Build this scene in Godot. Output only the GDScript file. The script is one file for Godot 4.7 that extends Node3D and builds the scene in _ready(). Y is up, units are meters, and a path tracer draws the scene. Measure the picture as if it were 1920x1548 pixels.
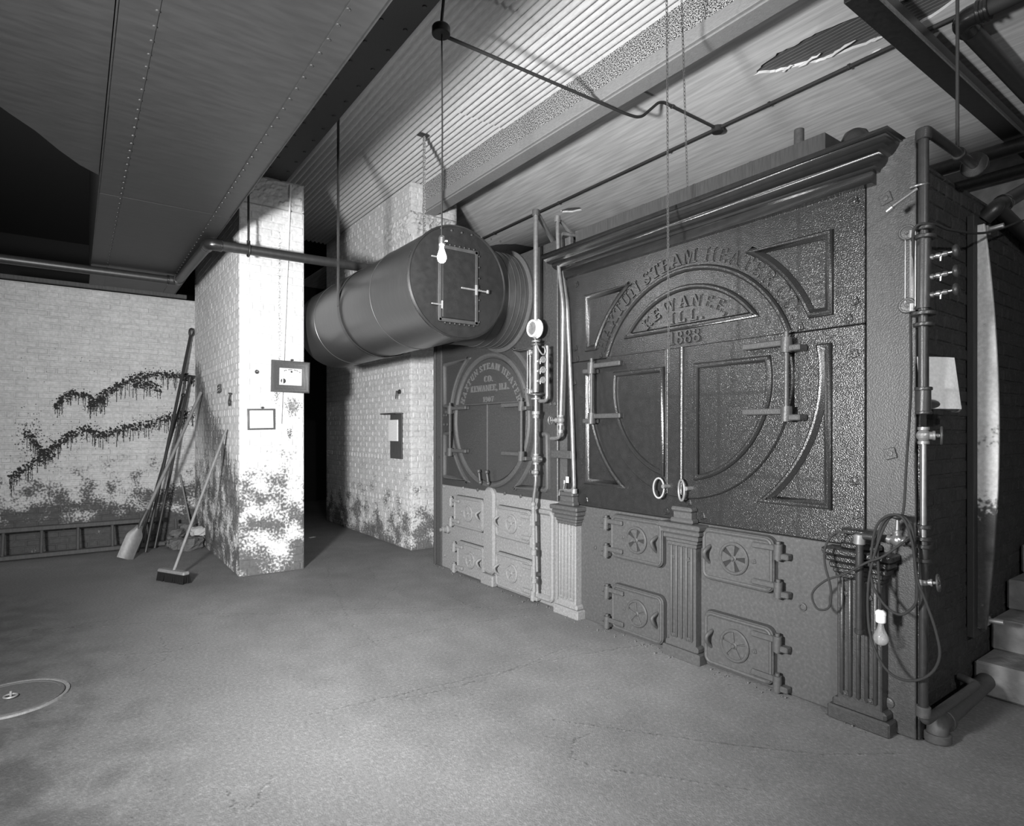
extends Node3D
# A boiler room: two cast iron boilers on the right, a riveted smoke drum, whitewashed brick piers, a flue overhead.
# World axes: +X runs into the boilers, -Z runs along their fronts into the depth of the room, floor at y = 0.

var M := {}
var T := {}
var eye := Vector3(0, 1.5, 0)
var serif: SystemFont

# ---------------------------------------------------------------- mesh helpers
func mb() -> SurfaceTool:
	var s := SurfaceTool.new()
	s.begin(Mesh.PRIMITIVE_TRIANGLES)
	s.set_smooth_group(-1)
	return s

func tri(s: SurfaceTool, a: Vector3, b: Vector3, c: Vector3) -> void:   # a, b, c counterclockwise from outside
	s.add_vertex(a); s.add_vertex(c); s.add_vertex(b)

func quad(s: SurfaceTool, a: Vector3, b: Vector3, c: Vector3, d: Vector3) -> void:
	tri(s, a, b, c); tri(s, a, c, d)

func face(s: SurfaceTool, pts: Array, out: Vector3) -> void:   # a convex polygon turned towards out
	var n: Vector3 = (pts[1] - pts[0]).cross(pts[2] - pts[0])
	var p := pts.duplicate()
	if n.dot(out) < 0: p.reverse()
	for i in range(1, p.size() - 1): tri(s, p[0], p[i], p[i + 1])

func box(s: SurfaceTool, c: Vector3, size: Vector3, bev := 0.003, xf := Transform3D()) -> void:
	s.set_smooth_group(-1)
	var h := size / 2.0
	bev = minf(bev, minf(h.x, minf(h.y, h.z)) * 0.8)
	var P := func(a: int, g: Vector3) -> Vector3:
		var v := Vector3(g.x * (h.x - bev), g.y * (h.y - bev), g.z * (h.z - bev))
		v[a] = g[a] * h[a]
		return xf * (c + v)
	var sg := [-1.0, 1.0]
	for a in 3:
		var b := (a + 1) % 3
		var d := (a + 2) % 3
		for u in sg:
			var f := []
			for q in [[-1.0, -1.0], [1.0, -1.0], [1.0, 1.0], [-1.0, 1.0]]:
				var g := Vector3.ZERO
				g[a] = u; g[b] = q[0]; g[d] = q[1]
				f.append(P.call(a, g))
			var o := Vector3.ZERO
			o[a] = u
			face(s, f, xf.basis * o)
			for v in sg:
				var g1 := Vector3.ZERO
				g1[a] = u; g1[b] = v; g1[d] = -1.0
				var g2 := g1
				g2[d] = 1.0
				var o2 := Vector3.ZERO
				o2[a] = u; o2[b] = v
				face(s, [P.call(a, g1), P.call(a, g2), P.call(b, g2), P.call(b, g1)], xf.basis * o2)
	for x in sg:
		for y in sg:
			for z in sg:
				var g := Vector3(x, y, z)
				face(s, [P.call(0, g), P.call(1, g), P.call(2, g)], xf.basis * g)

func tube(s: SurfaceTool, path: Array, r, sides := 12, closed := false, caps := true) -> void:
	var n := path.size()
	var rings := []
	var t0: Vector3 = (path[1] - path[0]).normalized()
	var up := Vector3.UP if absf(t0.y) < 0.9 else Vector3.RIGHT
	var nx := (up - t0 * up.dot(t0)).normalized()
	for i in n:
		var pa: Vector3 = path[(i - 1 + n) % n] if closed or i > 0 else path[i]
		var pb: Vector3 = path[(i + 1) % n] if closed or i < n - 1 else path[i]
		var t := (pb - pa).normalized()
		nx = (nx - t * nx.dot(t)).normalized()
		var ny := t.cross(nx)
		var rr: float = r[i] if r is Array else r
		var ring := []
		for k in sides:
			var a := TAU * k / sides
			ring.append(path[i] + (nx * cos(a) + ny * sin(a)) * rr)
		rings.append(ring)
	s.set_smooth_group(1)
	for i in (n if closed else n - 1):
		var A: Array = rings[i]
		var B: Array = rings[(i + 1) % n]
		for k in sides:
			var k2 := (k + 1) % sides
			quad(s, A[k], A[k2], B[k2], B[k])
	if caps and not closed:
		s.set_smooth_group(-1)
		face(s, rings[0], path[0] - path[1])
		face(s, rings[n - 1], path[n - 1] - path[n - 2])

func lathe(s: SurfaceTool, xf: Transform3D, prof: Array, sides := 24, smooth := false, arc := TAU) -> void:   # prof: [radius, height] from bottom to top
	var n := prof.size()
	for i in n - 1:
		s.set_smooth_group(2 if smooth else i + 2)
		for k in sides:
			var a := arc * k / sides
			var b := arc * (k + 1) / sides
			var p := func(q: Array, w: float) -> Vector3: return xf * Vector3(q[0] * cos(w), q[1], -q[0] * sin(w))
			var A: Vector3 = p.call(prof[i], a)
			var B: Vector3 = p.call(prof[i], b)
			var C: Vector3 = p.call(prof[i + 1], b)
			var D: Vector3 = p.call(prof[i + 1], a)
			if prof[i][0] > 0.00001: tri(s, A, B, C)
			if prof[i + 1][0] > 0.00001: tri(s, A, C, D)
	s.set_smooth_group(-1)

func aim(pos: Vector3, dir: Vector3) -> Transform3D:   # y axis along dir
	var y := dir.normalized()
	var x := (Vector3.RIGHT if absf(y.x) < 0.9 else Vector3.UP).cross(y).normalized()
	return Transform3D(Basis(x, y, x.cross(y)), pos)

func plate(s: SurfaceTool, poly: Array, z0: float, z1: float, bev := 0.0, xf := Transform3D()) -> void:   # polygon in x, y counterclockwise, standing from z0 to z1
	var pts := PackedVector2Array(poly)
	if Geometry2D.is_polygon_clockwise(pts): pts.reverse()
	var n := pts.size()
	var top := pts
	if bev > 0:
		top = PackedVector2Array()
		for i in n:
			var e1 := (pts[i] - pts[(i - 1 + n) % n]).normalized()
			var e2 := (pts[(i + 1) % n] - pts[i]).normalized()
			var m := Vector2(-e1.y - e2.y, e1.x + e2.x)
			var l := maxf(m.length_squared(), 0.4)
			top.append(pts[i] + m * 2.0 * bev / l)
	var idx := Geometry2D.triangulate_polygon(pts)
	s.set_smooth_group(-1)
	for i in range(0, idx.size(), 3):
		var a := top[idx[i]]
		var b := top[idx[i + 1]]
		var c := top[idx[i + 2]]
		face(s, [xf * Vector3(a.x, a.y, z1), xf * Vector3(b.x, b.y, z1), xf * Vector3(c.x, c.y, z1)], xf.basis.z)
	for i in n:
		var j := (i + 1) % n
		var a := xf * Vector3(pts[i].x, pts[i].y, z0)
		var b := xf * Vector3(pts[j].x, pts[j].y, z0)
		var c := xf * Vector3(pts[j].x, pts[j].y, z1 - bev)
		var d := xf * Vector3(pts[i].x, pts[i].y, z1 - bev)
		quad(s, a, b, c, d)
		if bev > 0: quad(s, d, c, xf * Vector3(top[j].x, top[j].y, z1), xf * Vector3(top[i].x, top[i].y, z1))

func mould(s: SurfaceTool, path: Array, prof: Array, closed := true, xf := Transform3D()) -> void:   # sweeps prof (offset to the left of the path, height in z) along a path in x, y
	var n := path.size()
	var mi := []
	for i in n:
		var a: Vector2 = path[(i - 1 + n) % n] if closed or i > 0 else path[i] * 2.0 - path[i + 1]
		var c: Vector2 = path[(i + 1) % n] if closed or i < n - 1 else path[i] * 2.0 - path[i - 1]
		var e1: Vector2 = (path[i] - a).normalized()
		var e2: Vector2 = (c - path[i]).normalized()
		var m := Vector2(-e1.y - e2.y, e1.x + e2.x)
		mi.append(m * 2.0 / maxf(m.length_squared(), 0.35))
	for i in (n if closed else n - 1):
		var j := (i + 1) % n
		for k in prof.size() - 1:
			s.set_smooth_group(k + 10)
			var p: Vector2 = prof[k]
			var q: Vector2 = prof[k + 1]
			var f := func(w: int, o: Vector2) -> Vector3:
				var v: Vector2 = path[w] + mi[w] * o.x
				return xf * Vector3(v.x, v.y, o.y)
			quad(s, f.call(i, p), f.call(j, p), f.call(j, q), f.call(i, q))
	if not closed:
		s.set_smooth_group(-1)
		for w in [0, n - 1]:
			var e := []
			for o in prof:
				var v: Vector2 = path[w] + mi[w] * o.x
				e.append(xf * Vector3(v.x, v.y, o.y))
			var d: Vector2 = (path[0] - path[1]) if w == 0 else (path[n - 1] - path[n - 2])
			face(s, e, xf.basis * Vector3(d.x, d.y, 0))
	s.set_smooth_group(-1)

func fil(pts: Array, r: float, steps := 6) -> Array:   # a 3D polyline with rounded corners
	var out := [pts[0]]
	for i in range(1, pts.size() - 1):
		var a: Vector3 = (pts[i - 1] - pts[i])
		var b: Vector3 = (pts[i + 1] - pts[i])
		var d := minf(r, minf(a.length(), b.length()) * 0.49)
		var p: Vector3 = pts[i] + a.normalized() * d
		var q: Vector3 = pts[i] + b.normalized() * d
		for k in steps + 1:
			var t := float(k) / steps
			out.append(p.lerp(pts[i], t).lerp((pts[i] as Vector3).lerp(q, t), t))
	out.append(pts[-1])
	return out

func spline(pts: Array, per := 8) -> Array:
	var out := []
	for i in pts.size() - 1:
		var a: Vector3 = pts[maxi(i - 1, 0)]
		var d: Vector3 = pts[mini(i + 2, pts.size() - 1)]
		for k in per: out.append((pts[i] as Vector3).cubic_interpolate(pts[i + 1], a, d, float(k) / per))
	out.append(pts[-1])
	return out

func arc2(c: Vector2, r: float, a0: float, a1: float, n := 24) -> Array:   # degrees, counterclockwise from +x
	var o := []
	for i in n + 1:
		var a := deg_to_rad(lerpf(a0, a1, float(i) / n))
		o.append(c + Vector2(cos(a), sin(a)) * r)
	return o

func rrect(x0: float, y0: float, x1: float, y1: float, r: float, n := 5) -> Array:
	return arc2(Vector2(x1 - r, y0 + r), r, -90, 0, n) + arc2(Vector2(x1 - r, y1 - r), r, 0, 90, n) + arc2(Vector2(x0 + r, y1 - r), r, 90, 180, n) + arc2(Vector2(x0 + r, y0 + r), r, 180, 270, n)

# ---------------------------------------------------------------- nodes
func obj(called: String, s: SurfaceTool, m: Material, parent: Node3D = self, at := Transform3D()) -> MeshInstance3D:
	s.generate_normals()
	var o := MeshInstance3D.new()
	o.name = called
	o.mesh = s.commit()
	o.material_override = m
	o.transform = at
	parent.add_child(o, true)
	if parent == self: number(o, called)
	return o

var used := {}
func number(o: Node, called: String) -> void:
	used[called] = used.get(called, 0) + 1
	o.name = called if used[called] == 1 else "%s_%03d" % [called, used[called] - 1]

func inst(called: String, mesh: Mesh, m: Material, parent: Node3D, at: Transform3D) -> MeshInstance3D:
	var o := MeshInstance3D.new()
	o.name = called; o.mesh = mesh; o.material_override = m; o.transform = at
	parent.add_child(o, true)
	return o

func tag(o: Node, label: String, category: String, group := "") -> Node:
	o.set_meta("label", label); o.set_meta("category", category)
	if group: o.set_meta("group", group)
	return o

func thing(called: String, label: String, category: String, at := Transform3D(), group := "") -> Node3D:
	var o := Node3D.new()
	o.name = called
	add_child(o, true)
	number(o, called)
	o.transform = at
	tag(o, label, category, group)
	return o

func struct(o: Node) -> Node:
	o.set_meta("kind", "structure")
	return o

func stuff(o: Node) -> Node:
	o.set_meta("kind", "stuff")
	return o

# ---------------------------------------------------------------- materials
func grey(v: float) -> Color: return Color(v, v, v).linear_to_srgb()

func noise_tex(seed_: int, freq: float, lo: float, hi: float, oct := 5, kind := FastNoiseLite.TYPE_SIMPLEX_SMOOTH, mid := []) -> NoiseTexture2D:
	var n := FastNoiseLite.new()
	n.seed = seed_; n.noise_type = kind; n.frequency = freq; n.fractal_octaves = oct
	var t := NoiseTexture2D.new()
	t.width = 512; t.height = 512; t.seamless = true; t.noise = n
	var g := Gradient.new()
	g.set_color(0, Color(lo, lo, lo)); g.set_color(1, Color(hi, hi, hi))
	for p in mid: g.add_point(p[0], Color(p[1], p[1], p[1]))
	t.color_ramp = g
	return t

func mat(called: String, v: float, rough: float, metal := 0.0, tex := "", scale := Vector3(1, 1, 1), bump := "", depth := 0.0, spec := 0.5) -> StandardMaterial3D:
	var m := StandardMaterial3D.new()
	m.resource_name = called
	m.albedo_color = grey(v)
	m.roughness = rough; m.metallic = metal; m.metallic_specular = spec
	m.uv1_triplanar = true; m.uv1_world_triplanar = true; m.uv1_scale = scale
	if tex: m.albedo_texture = T[tex]
	if bump:
		m.heightmap_enabled = true; m.heightmap_texture = T[bump]; m.heightmap_scale = depth
	M[called] = m
	return m

func over(m: StandardMaterial3D, t: Texture2D) -> void:   # a painted map of its own laid over by UV2
	m.detail_enabled = true; m.detail_albedo = t; m.detail_blend_mode = BaseMaterial3D.BLEND_MODE_MUL; m.detail_uv_layer = BaseMaterial3D.DETAIL_UV_2

func noise_data(w: int, h: int, seed_: int, freq: float, oct: int) -> PackedByteArray:
	var n := FastNoiseLite.new()
	n.seed = seed_; n.frequency = freq; n.fractal_octaves = oct; n.noise_type = FastNoiseLite.TYPE_SIMPLEX_SMOOTH
	return n.get_image(w, h).get_data()

func dab(a: PackedByteArray, w: int, h: int, x: float, y: float, r: float, v: int) -> void:   # keeps the stronger of what is there and v
	for j in range(maxi(0, int(y - r)), mini(h, int(y + r) + 1)):
		for i in range(maxi(0, int(x - r)), mini(w, int(x + r) + 1)):
			if (i - x) * (i - x) + (j - y) * (j - y) <= r * r + 0.3:
				if a[j * w + i] < v: a[j * w + i] = v

func ramp(t: Array, x: float) -> float:   # piecewise linear through [x, y] pairs with rising x
	if x <= t[0][0]: return t[0][1]
	for i in t.size() - 1:
		if x <= t[i + 1][0]: return lerpf(t[i][1], t[i + 1][1], (x - t[i][0]) / (t[i + 1][0] - t[i][0]))
	return t[-1][1]

func paint_map(wm: float, hm: float, ppm: float, seed_: int, wear: Array, stains: PackedByteArray, smear: PackedByteArray, dark: float) -> ImageTexture:   # whitewash with worn places, spattered stains and washed-out smears
	var w := int(wm * ppm)
	var h := int(hm * ppm)
	var big := noise_data(w, h, seed_, 3.0 / ppm, 5)
	var fine := noise_data(w, h, seed_ + 5, 30.0 / ppm, 3)
	var out := PackedByteArray()
	out.resize(w * h * 3)
	for j in h:
		var p := ramp(wear, hm - j / ppm)
		for i in w:
			var k := j * w + i
			var b := big[k] / 255.0
			var f := fine[k] / 255.0
			var v := 0.90 + 0.08 * b + 0.05 * (f - 0.5)
			var wr := smoothstep(-0.10, 0.15, p - (0.55 * b + 0.45 * f)) * (0.72 + 0.4 * f)
			v = lerpf(v, dark + 0.22 * (f - 0.4), wr)
			if smear.size(): v = lerpf(v, 0.42 + 0.2 * (f - 0.5), smear[k] / 255.0 * smoothstep(0.25, 0.5, f * 0.7 + b * 0.3 + smear[k] / 800.0))
			if stains.size(): v = lerpf(v, 0.16, stains[k] / 255.0)
			var c := int(clampf(v, 0.03, 1.0) * 255.0)
			out[k * 3] = c; out[k * 3 + 1] = c; out[k * 3 + 2] = c
	return ImageTexture.create_from_image(Image.create_from_data(w, h, false, Image.FORMAT_RGB8, out))

# ---------------------------------------------------------------- brickwork
const BL := 0.215
const BH := 0.0785
func bricks(parent: Node3D, o: Vector3, u: Vector3, n: Vector3, w: float, y0: float, y1: float, wm: float, hm: float, m: Material, seed_: int, most: int, tone := 0.04, offset := 0.0, gap := 0.009, proud := 0.008) -> void:
	var rng := RandomNumberGenerator.new()
	rng.seed = seed_
	var list := []
	var row := 0
	var y := floorf(y0 / BH) * BH
	while y < y1 - 0.02:
		var course := int(round(y / BH))
		var len := BL / 2.0 if course % 7 == 0 else BL
		var x := -len * (0.5 if course % 2 else 0.0) - (0.0 if course % 7 else len * 0.25)
		while x < w:
			var a := maxf(x, 0.0)
			var b := minf(x + len, w)
			if b - a > 0.03: list.append([a, b, maxf(y, y0), minf(y + BH, y1), rng.randf(), rng.randf(), rng.randf()])
			x += len
		y += BH
		row += 1
	var at := func(b: Array) -> float: return (o + u * ((b[0] + b[1]) / 2.0) + Vector3.UP * b[2]).distance_squared_to(eye)
	list.sort_custom(func(p, q): return at.call(p) < at.call(q))
	var rest := mb()
	var some := false
	for i in list.size():
		var b: Array = list[i]
		var s := mb() if i < most else rest
		var g: float = gap / 2.0 * (0.7 + 0.8 * b[5])
		var pr: float = proud * (0.5 + 0.9 * b[4])
		var c: float = 1.0 - tone * b[6] - (0.05 if b[6] > 0.95 else 0.0)
		var bv := 0.007
		var gv := g * 0.3
		var low := [[b[0] + gv, b[2] + g], [b[1] - gv, b[2] + g], [b[1] - gv, b[3] - g], [b[0] + gv, b[3] - g]]
		var high := [[b[0] + gv + bv * 1.6, b[2] + g + bv], [b[1] - gv - bv * 1.6, b[2] + g + bv * 0.6], [b[1] - gv - bv * 1.6, b[3] - g - bv], [b[0] + gv + bv * 1.6, b[3] - g - bv * 0.6]]
		s.set_color(Color(c, c, c))
		var put := func(q: Array, d: float) -> void:
			s.set_uv2(Vector2((q[0] + offset) / wm, 1.0 - q[1] / hm))
			s.add_vertex(o + u * q[0] + Vector3.UP * q[1] + n * d)
		var four := func(p: Array, dp: Array, out: Vector3) -> void:
			var P := []
			for k in 4: P.append(o + u * p[k][0] + Vector3.UP * p[k][1] + n * dp[k])
			var ord := [0, 2, 1, 0, 3, 2] if ((P[1] - P[0]) as Vector3).cross(P[2] - P[0]).dot(out) > 0 else [0, 1, 2, 0, 2, 3]
			for k in ord: put.call(p[k], dp[k])
		four.call(high, [pr, pr * (0.8 + 0.3 * b[5]), pr, pr], n)
		for k in 4:
			var k2 := (k + 1) % 4
			var mid: Vector3 = u * ((low[k][0] + low[k2][0] - b[0] - b[1]) / 2.0) + Vector3.UP * ((low[k][1] + low[k2][1] - b[2] - b[3]) / 2.0)
			four.call([low[k], low[k2], high[k2], high[k]], [-0.002, -0.002, pr, pr], mid)
		if i < most: obj("brick", s, m, parent)
		else: some = true
	if some: stuff(obj("brickwork", rest, m, parent))

func slab(s: SurfaceTool, o: Vector3, u: Vector3, n: Vector3, w: float, y0: float, y1: float, wm: float, hm: float, offset := 0.0) -> void:   # one upright face with its UV2
	var P := [[0.0, y0], [w, y0], [w, y1], [0.0, y1]]
	s.set_smooth_group(-1)
	var ord := [0, 2, 1, 0, 3, 2] if u.cross(Vector3.UP).dot(n) > 0 else [0, 1, 2, 0, 2, 3]
	s.set_color(Color(0.93, 0.93, 0.93))
	for k in ord:
		s.set_uv2(Vector2((P[k][0] + offset) / wm, 1.0 - P[k][1] / hm))
		s.add_vertex(o + u * P[k][0] + Vector3.UP * P[k][1])

func rock(s: SurfaceTool, o: Vector3, u: Vector3, v: Vector3, n: Vector3, w: float, h: float, depth: float, seed_: int, cells := 26) -> void:   # a rock-faced block of stone
	var f := FastNoiseLite.new()
	f.seed = seed_; f.frequency = 9.0; f.fractal_octaves = 4
	var ny := maxi(6, int(cells * h / w))
	var p := func(i: int, j: int) -> Vector3:
		var a := float(i) / cells
		var b := float(j) / ny
		var edge := minf(minf(a, 1 - a) * w, minf(b, 1 - b) * h)
		var d := depth * minf(1.0, edge / 0.03) * (0.55 + 0.75 * f.get_noise_3d(o.x + a * w * 1.2, b * h * 2.0, o.z + seed_))
		return o + u * (a * w) + v * (b * h) + n * d
	s.set_smooth_group(-1)
	for i in cells:
		for j in ny: face(s, [p.call(i, j), p.call(i + 1, j), p.call(i + 1, j + 1)], n); face(s, [p.call(i, j), p.call(i + 1, j + 1), p.call(i, j + 1)], n)

# ---------------------------------------------------------------- scene
func _ready() -> void:
	view_and_light()
	make_materials()
	setting()
	overhead()
	boiler_right()
	boiler_left()
	smoke_drum()
	fittings_left()
	fittings_right()
	ceiling_fittings()
	corner_things()
	wall_things()
	floor_things()

func view_and_light() -> void:
	var cam := Camera3D.new()
	cam.name = "camera"
	cam.position = eye
	cam.rotation.y = -atan2(820.0, 1126.0)
	cam.projection = Camera3D.PROJECTION_FRUSTUM
	cam.near = 0.05; cam.far = 60.0
	cam.size = 0.05 * 1548.0 / 1126.0
	cam.frustum_offset = Vector2(0, 0.05 * 32.0 / 1126.0)
	cam.current = true
	add_child(cam)
	var we := WorldEnvironment.new()
	we.name = "environment"
	var e := Environment.new()
	e.background_mode = Environment.BG_COLOR
	e.background_color = Color(0, 0, 0)
	e.tonemap_mode = Environment.TONE_MAPPER_LINEAR
	e.tonemap_exposure = 1.0
	e.sdfgi_enabled = true; e.ssao_enabled = true; e.ssil_enabled = true
	we.environment = e
	add_child(we)
	serif = SystemFont.new()
	serif.font_names = PackedStringArray(["Droid Serif"])
	serif.font_weight = 700
	# unseen flood lamp left of the camera, placed to light the room
	var flood_at := Vector3(-1.05, 1.72, -1.45)
	var flood_to := Vector3(3.0, 1.85, -5.1)
	var spot := SpotLight3D.new()
	spot.name = "unseen_flood_spot"
	spot.light_energy = 64.0
	spot.light_size = 0.20
	spot.spot_angle = 66.0
	spot.spot_angle_attenuation = 1.0
	spot.spot_range = 30.0; spot.spot_attenuation = 2.0
	spot.shadow_enabled = true
	add_child(spot)
	spot.look_at_from_position(flood_at, flood_to)
	T["flood_at"] = flood_at; T["flood_to"] = flood_to
	lamp_light("pendant_light", Vector3(2.0, 2.68, -3.55), 0.9)
	# unseen bulb behind the camera, placed to light the floor and right side
	lamp_light("unseen_rear_light", Vector3(0.3, 2.93, 1.8), 8.0)

func lamp_light(called: String, at: Vector3, energy: float) -> void:
	var l := OmniLight3D.new()
	l.name = called
	l.position = at
	l.light_energy = energy
	l.light_size = 0.03
	l.omni_range = 30.0; l.omni_attenuation = 2.0
	l.shadow_enabled = true
	add_child(l)

func make_materials() -> void:
	T["fine"] = noise_tex(1, 0.03, 0.86, 1.0)
	T["mottle"] = noise_tex(2, 0.012, 0.80, 1.0, 6)
	T["grain"] = noise_tex(3, 0.12, 0.0, 1.0, 3)
	T["lump"] = noise_tex(4, 0.02, 0.0, 1.0, 5)
	T["speck"] = noise_tex(5, 0.09, 0.10, 1.0, 3, FastNoiseLite.TYPE_SIMPLEX_SMOOTH, [[0.42, 0.12], [0.50, 0.85]])
	T["dust"] = noise_tex(6, 0.05, 0.72, 1.0, 5, FastNoiseLite.TYPE_SIMPLEX_SMOOTH, [[0.70, 0.84]])
	T["streak"] = noise_tex(8, 0.02, 0.80, 1.0, 5)
	mat("whitewash", 0.80, 0.85, 0.0, "fine", Vector3(1.3, 1.3, 1.3), "lump", 0.25)
	M.whitewash.vertex_color_use_as_albedo = true
	mat("old_brick", 0.035, 0.9, 0.0, "mottle", Vector3(1.5, 1.5, 1.5), "lump", 1.2)
	M.old_brick.vertex_color_use_as_albedo = true
	mat("stone", 0.55, 0.9, 0.0, "fine", Vector3(2, 2, 2))
	mat("concrete", 0.42, 0.7, 0.0, "dust", Vector3(1.5, 1.5, 1.5), "grain", 0.16)
	mat("step_concrete", 0.22, 0.85, 0.0, "mottle", Vector3(1.2, 1.2, 1.2), "lump", 0.5)
	mat("black_iron", 0.020, 0.30, 0.0, "mottle", Vector3(2, 2, 2), "grain", 0.16, 0.65)
	mat("dull_iron", 0.060, 0.42, 0.0, "dust", Vector3(1.6, 1.6, 1.6), "grain", 0.10, 0.6)
	mat("bright_black", 0.02, 0.25, 0.0, "mottle", Vector3(2, 2, 2), "grain", 0.04, 0.6)
	mat("end_iron", 0.022, 0.28, 0.0, "mottle", Vector3(2, 2, 2), "grain", 0.04, 0.6)
	mat("sheet_iron", 0.06, 0.33, 0.0, "streak", Vector3(1, 0.5, 6), "streak", 0.05)
	mat("dusty_iron", 0.095, 0.62, 0.0, "dust", Vector3(1.6, 1.6, 1.6), "grain", 0.05)
	mat("letter_iron", 0.17, 0.5, 0.0, "dust", Vector3(1.6, 1.6, 1.6))
	mat("ash_iron", 0.31, 0.7, 0.0, "dust", Vector3(1.6, 1.6, 1.6), "grain", 0.05)
	mat("grey_iron", 0.085, 0.45, 0.0, "dust", Vector3(1.6, 1.6, 1.6), "grain", 0.10)
	mat("dark_pipe", 0.035, 0.38, 0.0, "mottle", Vector3(3, 3, 3), "grain", 0.05)
	mat("bright_pipe", 0.42, 0.30, 0.75, "mottle", Vector3(4, 4, 4))
	mat("brass", 0.55, 0.28, 0.9, "fine", Vector3(4, 4, 4))
	mat("flat_black", 0.018, 0.9)  # plain black for the ceiling, far wall, door gaps and vents
	mat("flue_sheet", 0.023, 0.5, 0.0, "streak", Vector3(0.35, 1, 1.6), "streak", 0.06)
	mat("beam_paint", 0.032, 0.7, 0.0, "fine", Vector3(6, 6, 6), "grain", 0.1)
	mat("peeling_paint", 0.62, 0.8, 0.0, "speck", Vector3(1.7, 1.7, 1.7), "speck", 0.25)
	mat("casing", 0.30, 0.8, 0.0, "fine", Vector3(6, 6, 1.2), "grain", 0.15)
	mat("plaster", 0.86, 0.85, 0.0, "streak", Vector3(1.6, 1.6, 0.12), "streak", 0.3)
	mat("dark_wood", 0.14, 0.75, 0.0, "mottle", Vector3(6, 6, 0.6))
	mat("wood", 0.085, 0.7, 0.0, "mottle", Vector3(5, 0.8, 5))
	mat("pale_wood", 0.24, 0.65, 0.0, "mottle", Vector3(6, 1.0, 6))
	mat("corrugated", 0.62, 0.55, 0.0, "fine", Vector3(4, 4, 0.6))
	mat("steel", 0.34, 0.42, 0.5, "mottle", Vector3(3, 3, 3))
	mat("bristle", 0.02, 0.95, 0.0, "grain", Vector3(9, 9, 9), "grain", 1.0)
	mat("paper", 0.82, 0.9, 0.0, "fine", Vector3(3, 3, 3))
	mat("ink", 0.12, 0.9)
	mat("porcelain", 0.85, 0.2)
	mat("cord", 0.10, 0.85, 0.0, "grain", Vector3(30, 30, 30))
	mat("white_paint", 0.74, 0.6, 0.0, "fine", Vector3(2, 2, 2), "grain", 0.1)
	mat("frame_wood", 0.10, 0.5, 0.0, "mottle", Vector3(8, 8, 8))
	mat("rubble", 0.16, 0.95, 0.0, "mottle", Vector3(4, 4, 4), "lump", 1.0)
	mat("hidden_wall", 0.60, 0.9, 0.0, "mottle", Vector3(1, 1, 1))
	mat("buckstay_paint", 0.80, 0.6, 0.0, "fine", Vector3(2, 2, 2), "grain", 0.1)
	over(M.buckstay_paint, paint_map(0.5, 3.0, 220.0, 71, [[0.0, 0.98], [0.7, 0.95], [0.9, 0.75], [1.05, 0.52], [1.25, 0.34], [1.5, 0.22], [2.0, 0.14], [3.0, 0.05]], PackedByteArray(), PackedByteArray(), 0.20))
	M.buckstay_paint.uv2_triplanar = true; M.buckstay_paint.uv2_world_triplanar = true; M.buckstay_paint.uv2_scale = Vector3(2, 1.0 / 3.0, 2)
	mat("scuffed_steel", 0.20, 0.5, 0.3, "streak", Vector3(3, 1.5, 3))
	mat("rust", 0.10, 0.7, 0.2, "mottle", Vector3(6, 6, 6))
	var g := StandardMaterial3D.new()
	g.resource_name = "clear_glass"
	g.albedo_color = Color(1, 1, 1, 0.14); g.roughness = 0.02
	g.transparency = BaseMaterial3D.TRANSPARENCY_ALPHA
	M.glass = g
	var b := StandardMaterial3D.new()
	b.resource_name = "lit_bulb"
	b.albedo_color = Color(1, 1, 1)
	b.emission_enabled = true; b.emission = Color(1, 1, 1); b.emission_energy_multiplier = 14.0
	M.lit = b

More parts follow.
